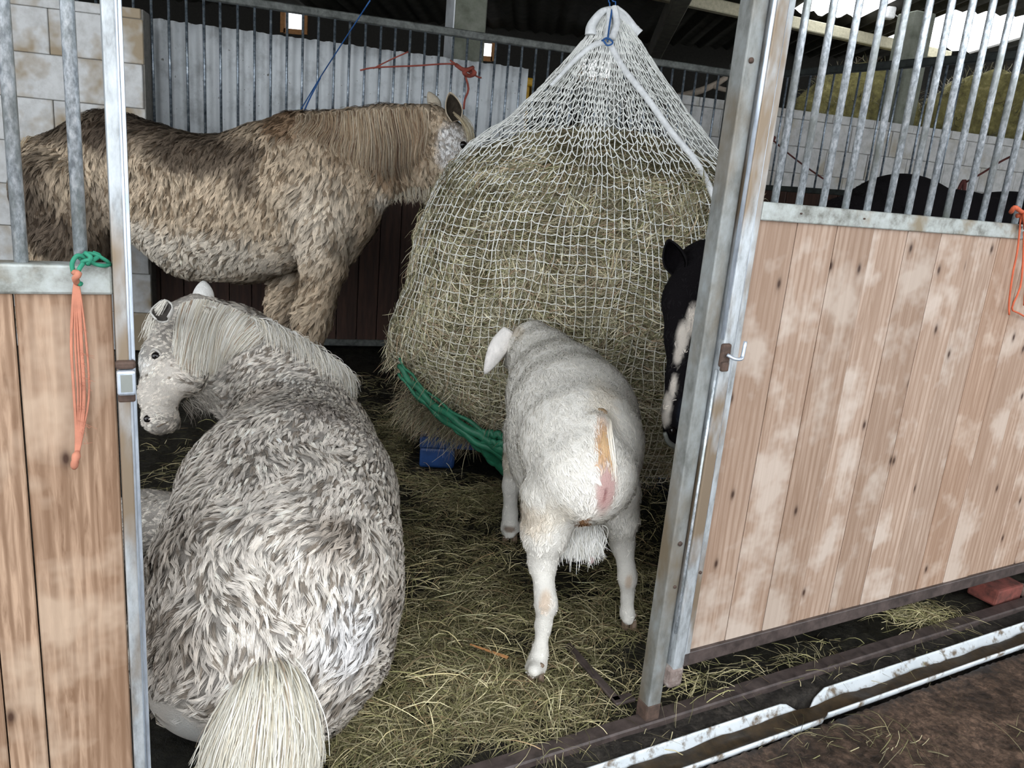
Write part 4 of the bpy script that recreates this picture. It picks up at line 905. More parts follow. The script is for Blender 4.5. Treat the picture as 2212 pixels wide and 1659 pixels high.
# ------------------------------------------------------------------ grey pony lying down in the doorway
lyp = thing('pony', 'grey white pony lying on the bedding just inside the doorway, seen from behind', 'pony', (-0.55, 1.9, 0))
def lying_pony():
    n = nz
    pr = chain([n(585, 1370, 0.20, 235), n(595, 1290, 0.25, 255), n(615, 1180, 0.30, 232), n(628, 1080, 0.34, 216), n(643, 985, 0.38, 160), n(640, 905, 0.44, 130)], 0.07, A_((0, 0, 1.0)), 0.95)
    pr += chain([n(640, 870, 0.49, 108), n(694, 850, 0.49, 66)], 0.06)
    pr += chain([n(640, 868, 0.50, 106), n(572, 800, 0.58, 94), n(500, 742, 0.67, 80), n(440, 700, 0.74, 60)], 0.05)      # neck
    pr += chain([n(590, 870, 0.46, 72), n(520, 868, 0.48, 52)], 0.05)
    pr += chain([n(520, 860, 0.49, 52), n(450, 820, 0.56, 46)], 0.04)                                                    # throat
    pr += chain([n(425, 686, 0.77, 50), n(388, 712, 0.73, 54), n(356, 775, 0.66, 46), n(342, 850, 0.57, 37), n(348, 903, 0.51, 34)], 0.03)   # skull and face
    pr += chain([n(410, 755, 0.68, 54), n(400, 812, 0.62, 44)], 0.035)                                                  # jowl
    pr += chain([n(340, 905, 0.51, 32), n(366, 912, 0.49, 22)], 0.02)                                                    # muzzle
    pr += chain([n(430, 1400, 0.14, 150), n(440, 1470, 0.11, 108)], 0.06)                                               # near buttock
    pr += chain([n(700, 1400, 0.16, 130), n(650, 1500, 0.08, 95)], 0.05)
    pr += chain([n(400, 1125, 0.16, 60), n(315, 1135, 0.12, 70), n(240, 1180, 0.10, 60)], 0.05)                          # hind leg folded forward
    pr += chain([n(640, 940, 0.12, 50), n(600, 900, 0.06, 30), n(640, 880, 0.05, 26)], 0.04)
    pr += chain([n(575, 1430, 0.22, 60), n(570, 1480, 0.17, 38)], 0.04)
    base = (0.64, 0.59, 0.53); dk = (0.15, 0.12, 0.095); md = (0.34, 0.29, 0.24); wh = (0.80, 0.80, 0.78)
    def B(px, py, z, r, c, st, s3=(1, 1, 1)): P = atz(px, py, z); r = r * depth_of(P) / FPX; return (P, A_(s3) * r, c, st)
    bl = [B(450, 1230, 0.35, 150, md, 0.75), B(400, 1380, 0.28, 120, md, 0.75), B(560, 1300, 0.45, 120, md, 0.55), B(740, 1130, 0.50, 70, md, 0.85), B(520, 1080, 0.45, 70, md, 0.6), B(470, 1140, 0.40, 60, dk, 0.35),
          B(840, 1290, 0.3, 60, md, 0.6), B(700, 900, 0.6, 60, (0.42, 0.37, 0.33), 0.7), B(560, 850, 0.6, 70, (0.50, 0.44, 0.38), 0.7), B(385, 835, 0.62, 34, (0.33, 0.27, 0.20), 0.8),
          B(780, 1380, 0.3, 110, (0.70, 0.69, 0.69), 0.8), B(430, 1545, 0.10, 70, (0.72, 0.70, 0.66), 1.0), B(340, 800, 0.62, 60, wh, 0.9), B(345, 900, 0.5, 40, (0.66, 0.68, 0.70), 0.8), B(640, 740, 0.75, 90, (0.72, 0.70, 0.66), 0.8)]
    cf = lambda P: blobs(P, base, bl, 14, 0.35, 9)
    smooth_c, smooth_r = atz(440, 1560, 0.06), 0.15
    def skin(P):
        bare = (np.linalg.norm(P - smooth_c, axis=1) < smooth_r) | (np.linalg.norm(P - atz(345, 850, 0.57), axis=1) < 0.11)
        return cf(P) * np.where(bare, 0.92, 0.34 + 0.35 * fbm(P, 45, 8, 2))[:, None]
    o, V, F, N = body('body', pr, 0.011, 0.04, M['skin'], lyp, skin, 2, 0.0)
    cA, cB = atz(600, 1050, 0.5), atz(590, 1330, 0.5)
    def flow(P, nn):
        d = np.tile(A_((-0.15, -1.0, -0.35)), (len(P), 1)); s = (P[:, 0] - cA[0] - 0.02) * 3.0
        d[:, 0] += np.clip(s, -1.2, 0.7); q = (fbm(P, 5.5, 71, 2) - 0.5) * 3.2; d[:, 0] += q; d[:, 1] += (fbm(P, 5.5, 72, 2) - 0.5) * 1.8
        h = P[:, 1] > atz(620, 850, 0.5)[1]; d[h] = A_((0.3, -0.1, -1.0)) + (fbm(P[h], 9, 73, 2) - 0.5)[:, None] * A_((2.5, 0, 0)); return d
    yh = atz(460, 760, 0.68)[0]
    def ln(P): return np.where(P[:, 0] < atz(420, 780, 0.66)[0], np.where(P[:, 1] > 1.9, 0.012, 0.036), np.where(P[:, 1] > 2.05, 0.028, 0.044))
    msk = lambda c: 0.02 + 0.98 * (np.linalg.norm(c - smooth_c, axis=1) > smooth_r)
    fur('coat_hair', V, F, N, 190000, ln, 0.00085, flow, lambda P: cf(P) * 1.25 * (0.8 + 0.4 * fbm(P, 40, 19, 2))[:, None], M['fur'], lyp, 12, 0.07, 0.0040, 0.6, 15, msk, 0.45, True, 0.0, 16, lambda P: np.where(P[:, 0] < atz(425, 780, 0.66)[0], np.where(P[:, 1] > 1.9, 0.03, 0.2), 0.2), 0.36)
    sf = Surf(V, F)
    ear(n(352, 690, 0.80, 1)[0], n(352, 648, 0.85, 1)[0], 0.030, (0.15, -1, 0.1), (0.62, 0.60, 0.56), (0.10, 0.09, 0.08), lyp)
    ear(n(438, 660, 0.81, 1)[0], n(440, 609, 0.88, 1)[0], 0.030, (-0.3, 1, 0.1), (0.74, 0.73, 0.70), (0.3, 0.26, 0.22), lyp)
    eye(sf(336, 768, -0.007), 0.0145, lyp)
    eye(sf(317, 905, -0.006), 0.013, lyp).name = 'nostril'
    tubes('eyelid', [spline([sf(324, 764, 0.001), sf(332, 756, 0.003), sf(343, 760, 0.003), sf(350, 770, 0.001)], 10)], [np.array([.001, .003, .004, .0045, .0045, .0045, .004, .003, .002, .001])], plain('pale_lid', (0.52, 0.49, 0.45), 0.9), lyp, 7, world=True)
    tubes('mouth_crease', [spline([sf(322, 934, -0.001), sf(338, 922, 0.0), sf(356, 914, 0.0), sf(372, 908, -0.001)], 10)], 0.0016, M['hoof'], lyp, 6, world=True)
    # mane: falls over the near side of the neck
    g = []
    for pts in (((392, 660), (385, 696), (380, 740), (378, 775)), ((415, 652), (400, 700), (390, 760), (388, 790)), ((440, 650), (420, 695), (402, 770), (398, 805)), ((468, 657), (445, 700), (425, 770), (418, 815)), ((500, 668), (470, 710), (450, 775), (444, 815)), ((530, 682), (505, 712), (478, 765), (468, 805)), ((560, 694), (540, 716), (515, 745), (495, 775)), ((590, 708), (575, 724), (555, 742), (535, 755))):
        g.append(sf.guide(pts, (0.004, 0.016, 0.02, 0.016)))
    hair_guides('mane', g, 3000, 0.0022, tone_cols([(0.74, 0.71, 0.63), (0.64, 0.58, 0.47), (0.80, 0.78, 0.72), (0.36, 0.25, 0.17)], 0.15, [0.34, 0.22, 0.34, 0.10]), M['fur'], lyp, 0.005, 9, 10, 0.35)
    g = []
    for pts in (((545, 690), (552, 712), (560, 750)), ((585, 705), (596, 728), (606, 770)), ((625, 725), (640, 748), (652, 795)), ((665, 750), (682, 775), (694, 820)), ((700, 778), (722, 802), (738, 845)), ((735, 805), (752, 830), (764, 872))):
        g.append(sf.guide(pts, (0.006, 0.022, 0.012)))
    hair_guides('crest_hair', g, 1300, 0.0018, tone_cols([(0.76, 0.73, 0.66), (0.66, 0.60, 0.50), (0.8, 0.78, 0.74)], 0.15), M['fur'], lyp, 0.012, 10, 7, 0.5)
    # tail
    a = atz(578, 1432, 0.26)
    g = [[a + A_((-0.03, 0, 0)), aty(515, 1500, a[1] - .06), aty(470, 1590, a[1] - .10), aty(440, 1680, a[1] - .12), aty(425, 1760, a[1] - 0.12)],
         [a + A_((-0.015, 0, 0.01)), aty(548, 1490, a[1] - .09), aty(520, 1580, a[1] - .14), aty(500, 1680, a[1] - .16), aty(490, 1760, a[1] - 0.16)],
         [a + A_((0, 0, 0.012)), aty(585, 1486, a[1] - .10), aty(580, 1570, a[1] - .15), aty(575, 1680, a[1] - .17), aty(570, 1760, a[1] - 0.17)],
         [a + A_((0.015, 0, 0.01)), aty(622, 1490, a[1] - .09), aty(640, 1580, a[1] - .13), aty(630, 1680, a[1] - .16), aty(625, 1760, a[1] - 0.16)],
         [a + A_((0.03, 0, 0)), aty(645, 1505, a[1] - .05), aty(668, 1600, a[1] - .09), aty(655, 1680, a[1] - .12), aty(650, 1760, a[1] - 0.12)]]
    for q in g:
        for p_ in q: p_[2] = max(p_[2], 0.012)
    hair_guides('tail', g, 6500, 0.0021, tone_cols([(0.74, 0.70, 0.60), (0.66, 0.60, 0.48), (0.82, 0.80, 0.72), (0.42, 0.34, 0.26)], 0.14, [0.36, 0.22, 0.36, 0.06]), M['fur'], lyp, 0.015, 12, 12, 0.45)
    g = [[aty(px, py, 2.33), aty(px + 22, py + 22, 2.30), aty(px + 25, py + 40, 2.28)] for px, py in ((392, 872), (410, 862), (430, 852), (450, 842))]
    hair_guides('chin_hair', g, 110, 0.0015, tone_cols([(0.25, 0.23, 0.20), (0.16, 0.14, 0.12)]), M['fur'], lyp, 0.012, 13)
    g = [[aty(345, 655, 2.36), aty(322, 690, 2.34), aty(308, 735, 2.32)], [aty(360, 650, 2.36), aty(334, 690, 2.34), aty(316, 730, 2.31)]]
    hair_guides('forelock', g, 70, 0.002, tone_cols([(0.7, 0.67, 0.6)]), M['fur'], lyp, 0.008, 14)
lying_pony()

# ------------------------------------------------------------------ white goat, seen from behind
gt = thing('goat', 'white goat seen from behind, standing in front of the hay net and eating', 'goat', (0.2, 2.2, 0))
def goat():
    n = ny
    pr = chain([n(1265, 1020, 1.96, 112), n(1255, 960, 2.10, 126), n(1238, 905, 2.28, 132), n(1212, 855, 2.46, 112), n(1190, 812, 2.60, 84)], 0.05)
    pr += chain([n(1238, 975, 2.28, 140), n(1228, 940, 2.42, 122)], 0.05)
    pr += chain([n(1190, 812, 2.60, 84), n(1170, 775, 2.68, 66), n(1155, 745, 2.76, 44)], 0.04)
    pr += chain([n(1148, 736, 2.76, 42), n(1126, 750, 2.76, 36), n(1112, 782, 2.77, 22)], 0.025)      # head turned left
    pr += chain([n(1292, 915, 1.95, 20), n(1300, 985, 1.90, 30)], 0.04)                                # tail root ridge
    # hind legs
    def leg(c, k=0.022): return chain(c, k)
    pr += leg([n(1195, 1075, 1.97, 74), n(1178, 1150, 1.95, 50), n(1172, 1215, 1.95, 30), n(1176, 1275, 1.91, 20), n(1180, 1305, 1.89, 23), n(1174, 1350, 1.885, 16.5), n(1166, 1410, 1.87, 16), n(1158, 1440, 1.855, 20), (atz(1154, 1448, 0.052), 0.019)])
    pr += leg([n(1326, 1060, 2.10, 58), n(1338, 1120, 2.13, 40), n(1345, 1175, 2.15, 25), n(1353, 1225, 2.13, 17), n(1356, 1250, 2.12, 19), n(1355, 1290, 2.12, 12.5), n(1355, 1325, 2.12, 14), (atz(1357, 1340, 0.052), 0.017)])
    # front legs
    pr += leg([n(1130, 930, 2.60, 44), n(1112, 1000, 2.63, 24), n(1104, 1050, 2.64, 18), n(1102, 1110, 2.65, 15), n(1101, 1140, 2.65, 18), (atz(1101, 1151, 0.052), 0.022)])
    pr += leg([n(1200, 950, 2.62, 48), n(1165, 1030, 2.70, 20), n(1140, 1100, 2.74, 14), (atz(1130, 1140, 0.052), 0.020)])
    # udder
    pr += chain([n(1235, 1120, 2.06, 44), n(1240, 1165, 2.06, 36)], 0.03)
    base = (0.78, 0.75, 0.69); be = (0.56, 0.47, 0.36); wh = (0.90, 0.89, 0.86)
    def B(px, py, Y, rx, ry, c, st): P = aty(px, py, Y); k = depth_of(P) / FPX; return (P, (rx * k, 0.14, ry * k), c, st)
    bl = [B(1150, 1110, 1.95, 50, 40, be, 0.7), B(1300, 880, 2.05, 40, 70, (0.74, 0.66, 0.54), 0.5), B(1095, 1000, 2.6, 20, 40, be, 0.6), B(1200, 1100, 1.9, 34, 40, (0.70, 0.62, 0.50), 0.5),
          B(1262, 1125, 1.9, 16, 30, (0.40, 0.20, 0.07), 0.9), B(1178, 1300, 1.87, 14, 26, (0.62, 0.48, 0.36), 0.8), B(1357, 1255, 2.1, 9, 18, (0.62, 0.48, 0.36), 0.8), B(1160, 1445, 1.84, 14, 8, (0.20, 0.15, 0.10), 0.9),
          B(1100, 1142, 2.62, 16, 7, (0.22, 0.16, 0.12), 0.9), B(1190, 870, 2.4, 70, 60, (0.78, 0.72, 0.64), 0.5), B(1125, 715, 2.75, 26, 12, (0.66, 0.56, 0.42), 0.5)]
    cf = lambda P: blobs(P, base, bl, 24, 0.22, 14)
    marks = [B(1306, 1052, 1.86, 5, 7, (0.22, 0.09, 0.09), 0.9), B(1303, 1066, 1.86, 3, 12, (0.34, 0.15, 0.14), 0.8), B(1300, 1092, 1.86, 4, 4, (0.2, 0.1, 0.1), 0.8), B(1318, 1096, 1.86, 4, 3, (0.2, 0.1, 0.1), 0.8)]
    pk = [B(1306, 1050, 1.86, 25, 62, (0.58, 0.38, 0.35), 1.0), B(1298, 950, 1.90, 17, 52, (0.58, 0.36, 0.19), 0.85)]
    def allc(P):
        c = cf(P); q = blobs(P, (9, 9, 9), pk, 25, 0.10, 20); w = np.clip((9 - q[:, 1:2]) / 8.5, 0, 1); return np.where(w > 0.02, c * (1 - w) + blobs(P, (0.56, 0.38, 0.32), pk + marks, 25, 0.10, 20) * w, c)
    o, V, F, N = body('body', pr, 0.009, 0.03, M['skin'], gt, lambda P: allc(P) * (0.85 + 0.15 * fbm(P, 50, 8, 2))[:, None], 2, 0.0)
    def flow(P, nn):
        d = np.tile(A_((0.12, -1.0, -0.7)), (len(P), 1)); d[:, 0] += (fbm(P, 7, 81, 2) - 0.5) * 0.9; d[P[:, 2] < 0.42] = (0, -0.1, -1.0); return d
    pc = aty(1306, 1050, 1.86)
    def msk(c):
        d = np.sqrt(((c[:, 0] - pc[0]) / 0.030) ** 2 + ((c[:, 2] - pc[2]) / 0.070) ** 2 + ((c[:, 1] - pc[1]) / 0.14) ** 2); return (d > 1.0) * (0.25 + 0.75 * (c[:, 2] > 0.3))
    fur('coat_hair', V, F, N, 42000, lambda P: np.where(P[:, 2] < 0.35, 0.009, 0.020), 0.0013, flow, lambda P: allc(P) * 1.04, M['fur'], gt, 8, 0.08, 0.006, 0.22, 25, msk, 0.94, True, tonev=0.14)
    # ears: long hanging left ear
    e0 = aty(1098, 712, 2.74); e1 = aty(1047, 806, 2.70)
    ear(e0, e1, 0.034, (0.25, 1.0, 0.1), (0.86, 0.82, 0.78), (0.70, 0.58, 0.54), gt, 1.25, 0.10, len_ax=16)
    ear(aty(1160, 715, 2.84), aty(1205, 745, 2.95), 0.03, (-0.3, -0.3, -1), (0.84, 0.80, 0.76), (0.70, 0.58, 0.54), gt, 1.0)
    # tail stub
    tp = spline([aty(1296, 895, 1.99), aty(1300, 930, 1.93), aty(1305, 965, 1.875), aty(1306, 990, 1.855)], 14)
    v, q, t = tube_arrays(tp, np.linspace(0.022, 0.010, 14), 10); cc = np.tile(A_((0.62, 0.42, 0.24)), (len(v), 1)) * (0.8 + 0.4 * noise3(v, 60, 3))[:, None]
    o = np_obj('tail', v, [q, t], M['skin'], gt, cc, True)
    g = [[aty(px, 895, 1.98), aty(px + 2, 940, 1.90), aty(px + (4 if px < 1300 else 10), 990, 1.85), aty(px + (0 if px < 1300 else 16), 1040, 1.84)] for px in (1278, 1290, 1304, 1316)]
    hair_guides('tail_hair', g, 420, 0.0022, lambda u, t, rng, K: np.where((np.abs(u - 0.5) > 0.28)[:, None], A_((0.84, 0.78, 0.68)), A_((0.60, 0.38, 0.20))) * (0.85 + 0.3 * rng.random((K, 1))), M['fur'], gt, 0.004, 26, 8, 0.4)
    g = [[aty(px, 1140, 2.02), aty(px + 2, 1175, 1.99), aty(px + 4, 1212 - abs(px - 1250) * 0.25, 1.99)] for px in (1205, 1225, 1250, 1275, 1292)]
    hair_guides('udder_hair', g, 1500, 0.0022, tone_cols([(0.86, 0.85, 0.82), (0.80, 0.78, 0.72)], 0.08), M['fur'], gt, 0.012, 27, 7, 0.45)
    for px, py, Y in ((1200, 1208, 2.0), (1278, 1208, 2.02)):
        P = aty(px, py, Y); v, q, t = tube_arrays([P + A_((0, 0, 0.02)), P, P - A_((0, 0, 0.012))], [0.012, 0.010, 0.005], 8); np_obj('teat', v, [q, t], M['skin'], gt, np.tile(A_((0.62, 0.36, 0.34)), (len(v), 1)), True)
    for (px, py, r) in ((1156, 1468, 0.022), (1357, 1357, 0.021), (1101, 1168, 0.026), (1130, 1153, 0.022)):
        c = atz(px, py, 0.0); bm = bmesh.new()
        for sx in (-1, 1):
            vs = add_box(bm, c[0] + sx * r * 0.60 - r * 0.50, c[0] + sx * r * 0.60 + r * 0.50, c[1] - r * 1.1, c[1] + r * 1.6, 0, 0.036)
            for v_ in vs:
                if v_.co.z > 0.01: v_.co.x = c[0] + (v_.co.x - c[0]) * 0.85; v_.co.y = c[1] + (v_.co.y - c[1]) * 0.75
        bmesh.ops.bevel(bm, geom=bm.edges[:], offset=0.005, segments=2, affect='EDGES'); bm_obj('hoof', bm, M['hoof'], gt, True, True)
        for sx in (-1, 1):
            bm = bmesh.new(); bmesh.ops.create_uvsphere(bm, u_segments=10, v_segments=6, radius=0.0085)
            for v_ in bm.verts: v_.co = Vector((c[0] + sx * r * 0.5 + v_.co.x, c[1] - r * 0.75 + v_.co.y * 0.8, 0.056 + v_.co.z * 0.8))
            bm_obj('dewclaw', bm, M['hoof'], gt, True, True)
    tubes('collar', [spline([aty(1132, 758, 2.695), aty(1120, 770, 2.69), aty(1112, 785, 2.70), aty(1108, 800, 2.72)], 10)], 0.004, M['collar'], gt, 6, world=True)
goat()

# ------------------------------------------------------------------ black and white horse behind the door
bh = thing('horse', 'black horse with a white blaze looking out from behind the door post', 'horse', (0.9, 2.75, 0))
def black_horse():
    n = ny; pr = []
    pr += chain([n(1520, 585, 2.36, 62), n(1490, 650, 2.30, 56), n(1492, 730, 2.26, 52), n(1484, 820, 2.24, 42), n(1474, 890, 2.22, 40), n(1466, 928, 2.22, 34)], 0.03)
    pr += chain([n(1462, 655, 2.28, 26), n(1455, 664, 2.28, 16)], 0.02)
    pr += chain([n(1535, 700, 2.36, 58), n(1520, 780, 2.34, 44)], 0.03)
    pr += chain([n(1540, 590, 2.42, 66), n(1640, 610, 2.55, 92), n(1760, 590, 2.72, 112), n(1840, 560, 2.85, 128)], 0.06)
    pr += chain([n(1820, 570, 2.86, 130), n(1930, 520, 3.05, 132), n(2040, 560, 3.25, 138), n(2150, 560, 3.45, 135), n(2250, 545, 3.6, 130)], 0.06)
    for px, Y, dy in ((1850, 2.86, -0.1), (1870, 2.86, 0.2), (2230, 3.55, -0.1), (2250, 3.55, 0.2)):
        q = aty(px, 640, Y + dy); pr += chain([(q, 0.12), (A_((q[0], q[1], 0.5)), 0.055), (A_((q[0], q[1], 0.15)), 0.04), (A_((q[0], q[1] - 0.02, 0.05)), 0.06)], 0.03)
    def B(px, py, Y, rx, ry, c, st): P = aty(px, py, Y); k = depth_of(P) / FPX; return (P, (rx * k, 0.12, ry * k), c, st)
    w = (0.66, 0.60, 0.53)
    bl = [B(1498, 690, 2.2, 15, 36, w, 1), B(1474, 730, 2.2, 13, 38, w, 1), B(1468, 770, 2.18, 9, 24, w, 0.95), B(1458, 840, 2.17, 7, 30, w, 1), B(1446, 880, 2.16, 9, 26, w, 1), B(1436, 915, 2.16, 14, 22, w, 1), B(1475, 890, 2.18, 16, 34, (0.03, 0.04, 0.06), 0.4)]
    cf = lambda P: blobs(P, (0.008, 0.007, 0.008), bl, 33, 0.10, 40)
    o, V, F, N = body('body', pr, 0.010, 0.03, M['skin'], bh, lambda P: cf(P), 2, 0.0)
    fur('coat_hair', V, F, N, 16000, 0.012, 0.0012, lambda P, nn: np.tile(A_((-0.1, -0.2, -1.0)), (len(P), 1)), lambda P: cf(P) * 1.2, M['fur'], bh, 6, 0.06, 0.006, 0.2, 31, lambda c: (c[:, 0] < 1.3) * 1.0, 0.8)
    ear(n(1470, 590, 2.32, 1)[0], n(1444, 520, 2.30, 1)[0], 0.032, (-0.6, -1, 0), (0.010, 0.009, 0.010), (0.006, 0.005, 0.006), bh)
    ear(n(1545, 575, 2.40, 1)[0], n(1556, 505, 2.42, 1)[0], 0.032, (0.2, -1, 0), (0.010, 0.009, 0.010), (0.006, 0.005, 0.006), bh)
    eye(n(1448, 664, 2.27, 1)[0], 0.017, bh)
    g = [[n(px, 535 + abs(px - 1530) * 0.1, 2.38, 1)[0], n(px - 8, 600, 2.28, 1)[0], n(px - 12, 690, 2.215, 1)[0], n(px - 14, 725, 2.20, 1)[0]] for px in (1505, 1520, 1540)]
    hair_guides('forelock', g, 220, 0.0022, tone_cols([(0.012, 0.010, 0.010), (0.03, 0.018, 0.012)]), M['fur'], bh, 0.006, 32)
    g = [[n(1540, 545, 2.45, 1)[0], n(1590, 590, 2.40, 1)[0], n(1600, 700, 2.42, 1)[0]], [n(1700, 500, 2.62, 1)[0], n(1710, 560, 2.55, 1)[0], n(1700, 660, 2.55, 1)[0]], [n(1850, 425, 2.85, 1)[0], n(1850, 500, 2.72, 1)[0], n(1840, 600, 2.72, 1)[0]]]
    hair_guides('mane', g, 700, 0.004, tone_cols([(0.010, 0.009, 0.009), (0.02, 0.014, 0.010)]), M['fur'], bh, 0.012, 34)
    P = n(1452, 930, 2.17, 1)[0]; eye(P, 0.012, bh).name = 'nostril'
    tubes('lower_lip', [spline([n(1436, 935, 2.18, 1)[0], n(1444, 955, 2.19, 1)[0], n(1462, 965, 2.21, 1)[0], n(1480, 968, 2.24, 1)[0]], 12)], [np.linspace(0.006, 0.012, 12)], plain('pale_lip', (0.20, 0.21, 0.19), 0.6), bh, 8, world=True)
black_horse()

# ------------------------------------------------------------------ loose bedding hay on the floor
hl = thing('hay_litter', 'trampled loose hay and stems strewn over the dark wet floor of the pen', 'hay', tuple(atz(1000, 1250, 0))); hl['kind'] = 'stuff'
def ground_z(P): return floor_height(P[:, 0], P[:, 1])[0]
def litter(name, centres, K, Lr, Wr, dim, seed, pile=0.0, parent=hl, inside=True, flat=0.10, wts=None, bend=0.45):
    """centres: (px, py, rx_px, ry_px, weight) patches of stems on the ground"""
    rng = np.random.default_rng(seed); ws = A_([c[4] for c in centres], float); ks = rng.choice(len(centres), K, p=ws / ws.sum()); P = np.zeros((K, 3)); H = np.zeros(K)
    for i, c in enumerate(centres):
        m = ks == i; k = m.sum(); C0 = atz(c[0], c[1], 0); ex = atz(c[0] + c[2], c[1], 0) - C0; ey = atz(c[0], c[1] + c[3], 0) - C0
        q = rng.normal(0, 0.5, (k, 2)); P[m] = C0 + q[:, :1] * ex + q[:, 1:] * ey; H[m] = (c[5] if len(c) > 5 else pile) * np.exp(-(q ** 2).sum(1) * 1.6) * rng.random(k)
    s_, t_ = door_local(P); q0 = P - atz(905, 1010, 0); keep = (t_ > 0.03) if inside else np.ones(K, bool); keep &= P[:, 1] < 4.9; keep &= ~((q0[:, 0] > -0.05) & (q0[:, 0] < 1.2) & (q0[:, 1] - 0.1 * q0[:, 0] > -0.05) & (q0[:, 1] < 1.2)); P, H = P[keep], H[keep]; K = len(P)
    n = fbm(P, 6, seed + 50, 3); keep = rng.random(K) < np.clip((n - 0.40) * 6.0, 0.04, 1); P, H = P[keep], H[keep]; K = len(P)
    P[:, 2] = ground_z(P) + 0.004 + H + rng.random(K) * 0.006
    a = rng.random(K) * 2 * math.pi; d = np.stack([np.cos(a), np.sin(a), rng.normal(0.02, flat, K)], -1)
    strands(name, P, d, Lr[0] + (Lr[1] - Lr[0]) * rng.random(K) ** 1.5, Wr[0] + (Wr[1] - Wr[0]) * rng.random(K), hay_cols(K, rng, dim, wts) * A_((1.06, 1.03, 0.86)), M['hay'], parent, bend, None, seed + 1, seg=4, sag=0.18)
W_OLIVE = [0.24, 0.14, 0.26, 0.18, 0.10, 0.08]
litter('stems', [(1000, 1250, 300, 200, 3), (1250, 1350, 200, 200, 2), (950, 1400, 260, 160, 2.5), (1050, 1520, 320, 120, 2.5), (900, 1080, 160, 120, 2), (1010, 1075, 120, 40, 1.5, 0.05), (1350, 1250, 140, 160, 1.2), (830, 900, 120, 130, 0.8), (1430, 1100, 120, 120, 0.3), (820, 1600, 200, 90, 1.5)], 26000, (0.03, 0.15), (0.0010, 0.0026), 0.82, 61, 0.012, wts=W_OLIVE)
litter('bright_stems', [(1050, 1480, 320, 130, 3), (1250, 1350, 160, 160, 1), (850, 1560, 200, 90, 1), (1000, 1250, 260, 150, 1.5)], 2600, (0.06, 0.18), (0.0014, 0.0028), 1.25, 83, 0.02, wts=[0.2, 0.25, 0.25, 0.05, 0.2, 0.05])
litter('fine_stems', [(980, 1200, 320, 220, 3), (1010, 1075, 150, 50, 2, 0.06), (850, 960, 60, 90, 1.5, 0.06), (1000, 1450, 350, 180, 2)], 20000, (0.02, 0.07), (0.0008, 0.0018), 0.62, 64, 0.02, wts=[0.2, 0.08, 0.26, 0.26, 0.06, 0.14])
litter('dim_stems', [(420, 1000, 160, 90, 1), (760, 820, 200, 60, 1), (820, 950, 120, 120, 1.5), (1420, 1180, 120, 160, 1), (700, 700, 300, 60, 0.7)], 2600, (0.04, 0.16), (0.0012, 0.0026), 0.8, 67, 0.01, wts=W_OLIVE)
def heap(name, label, px, py, rx, ry, K, seed, h=0.03, dim=1.15, L=(0.04, 0.14)):
    root = thing(name, label, 'hay', tuple(atz(px, py, 0))); root['kind'] = 'stuff'
    litter('stems', [(px, py, rx, ry, 1, h)], K, L, (0.0010, 0.0024), dim, seed, h, root, False, 0.16, [0.24, 0.24, 0.26, 0.10, 0.14, 0.02])
heap('hay_tuft', 'bright green-gold tuft of hay on the ground just right of the door post foot', 1560, 1480, 75, 45, 900, 71, 0.05)
heap('hay_tuft', 'loose tuft of hay under the sliding door near the red brick', 1990, 1330, 90, 30, 700, 73, 0.03)
heap('hay_wisps', 'thin scattered hay wisps between the sliding door and the white gutter', 1800, 1420, 260, 40, 420, 75, 0.01, 0.85)
heap('hay_wisps', 'few dull hay wisps on the brown trodden ground beyond the gutter', 1900, 1580, 360, 60, 220, 77, 0.004, 0.55)
heap('hay_wisps', 'hay stems lying over the steel sill at the bottom of the doorway', 1150, 1600, 300, 50, 500, 79, 0.01, 0.9)
# hay caught on the pallet corner below the net
def corner_hay():
    rng = np.random.default_rng(90); root = thing('hay_clump', 'brownish hay fallen over the corner of the blue pallet', 'hay', tuple(aty(930, 900, 3.3))); root['kind'] = 'stuff'
    K = 3600; P = np.zeros((K, 3)); a = rng.random(K); b = rng.normal(0, 1, (K, 2))
    for i in range(K):
        P[i] = aty(880 + 150 * a[i] + b[i, 0] * 14, 868 + 52 * a[i] + b[i, 1] * 18, 3.34 - 0.12 * a[i] + 0.10 * (1 if b[i, 1] < 0 else 0) * abs(b[i, 1]))
    d = rng.normal(0, 1, (K, 3)) * A_((1, 0.6, 0.5)) + A_((0, -0.3, -0.3))
    strands('stems', P, d, 0.03 + 0.07 * rng.random(K), 0.0018, hay_cols(K, rng, 0.85, [0.3, 0.15, 0.12, 0.1, 0.08, 0.25]), M['hay'], root, 0.4, None, 91, sag=0.5)
corner_hay()

# ------------------------------------------------------------------ small things on the ground
def chip():
    a, b = atz(1015, 1393, 0.02), atz(1097, 1422, 0.02); d = (b - a); L = np.linalg.norm(d); bm = bmesh.new(); add_box(bm, 0, L, -0.0055, 0.0055, 0, 0.004, 0.001)
    for v in bm.verts:
        if v.co.x < 0.01: v.co.y *= 0.3
    o = bm_obj('wood_splinter', bm, M['chip']); o.location = a; o.rotation_euler = (0.1, 0, math.atan2(d[1], d[0])); tag(o, 'orange split wood splinter lying in the hay left of the goat hind hoof', 'splinter', None, 'thing')
chip()
def strip():
    a, b = atz(1225, 1395, 0.008), atz(1335, 1520, 0.008); d = b - a; L = np.linalg.norm(d); bm = bmesh.new(); add_box(bm, 0, L, -0.012, 0.012, 0, 0.010, 0.003); add_box(bm, L - 0.02, L + 0.01, -0.012, 0.05, 0, 0.010, 0.003)
    o = bm_obj('floor_strip', bm, M['sill']); o.location = a; o.rotation_euler = (0, 0, math.atan2(d[1], d[0])); tag(o, 'dirty flat metal strip on the floor between goat and door post', 'strip', None, 'thing')
strip()
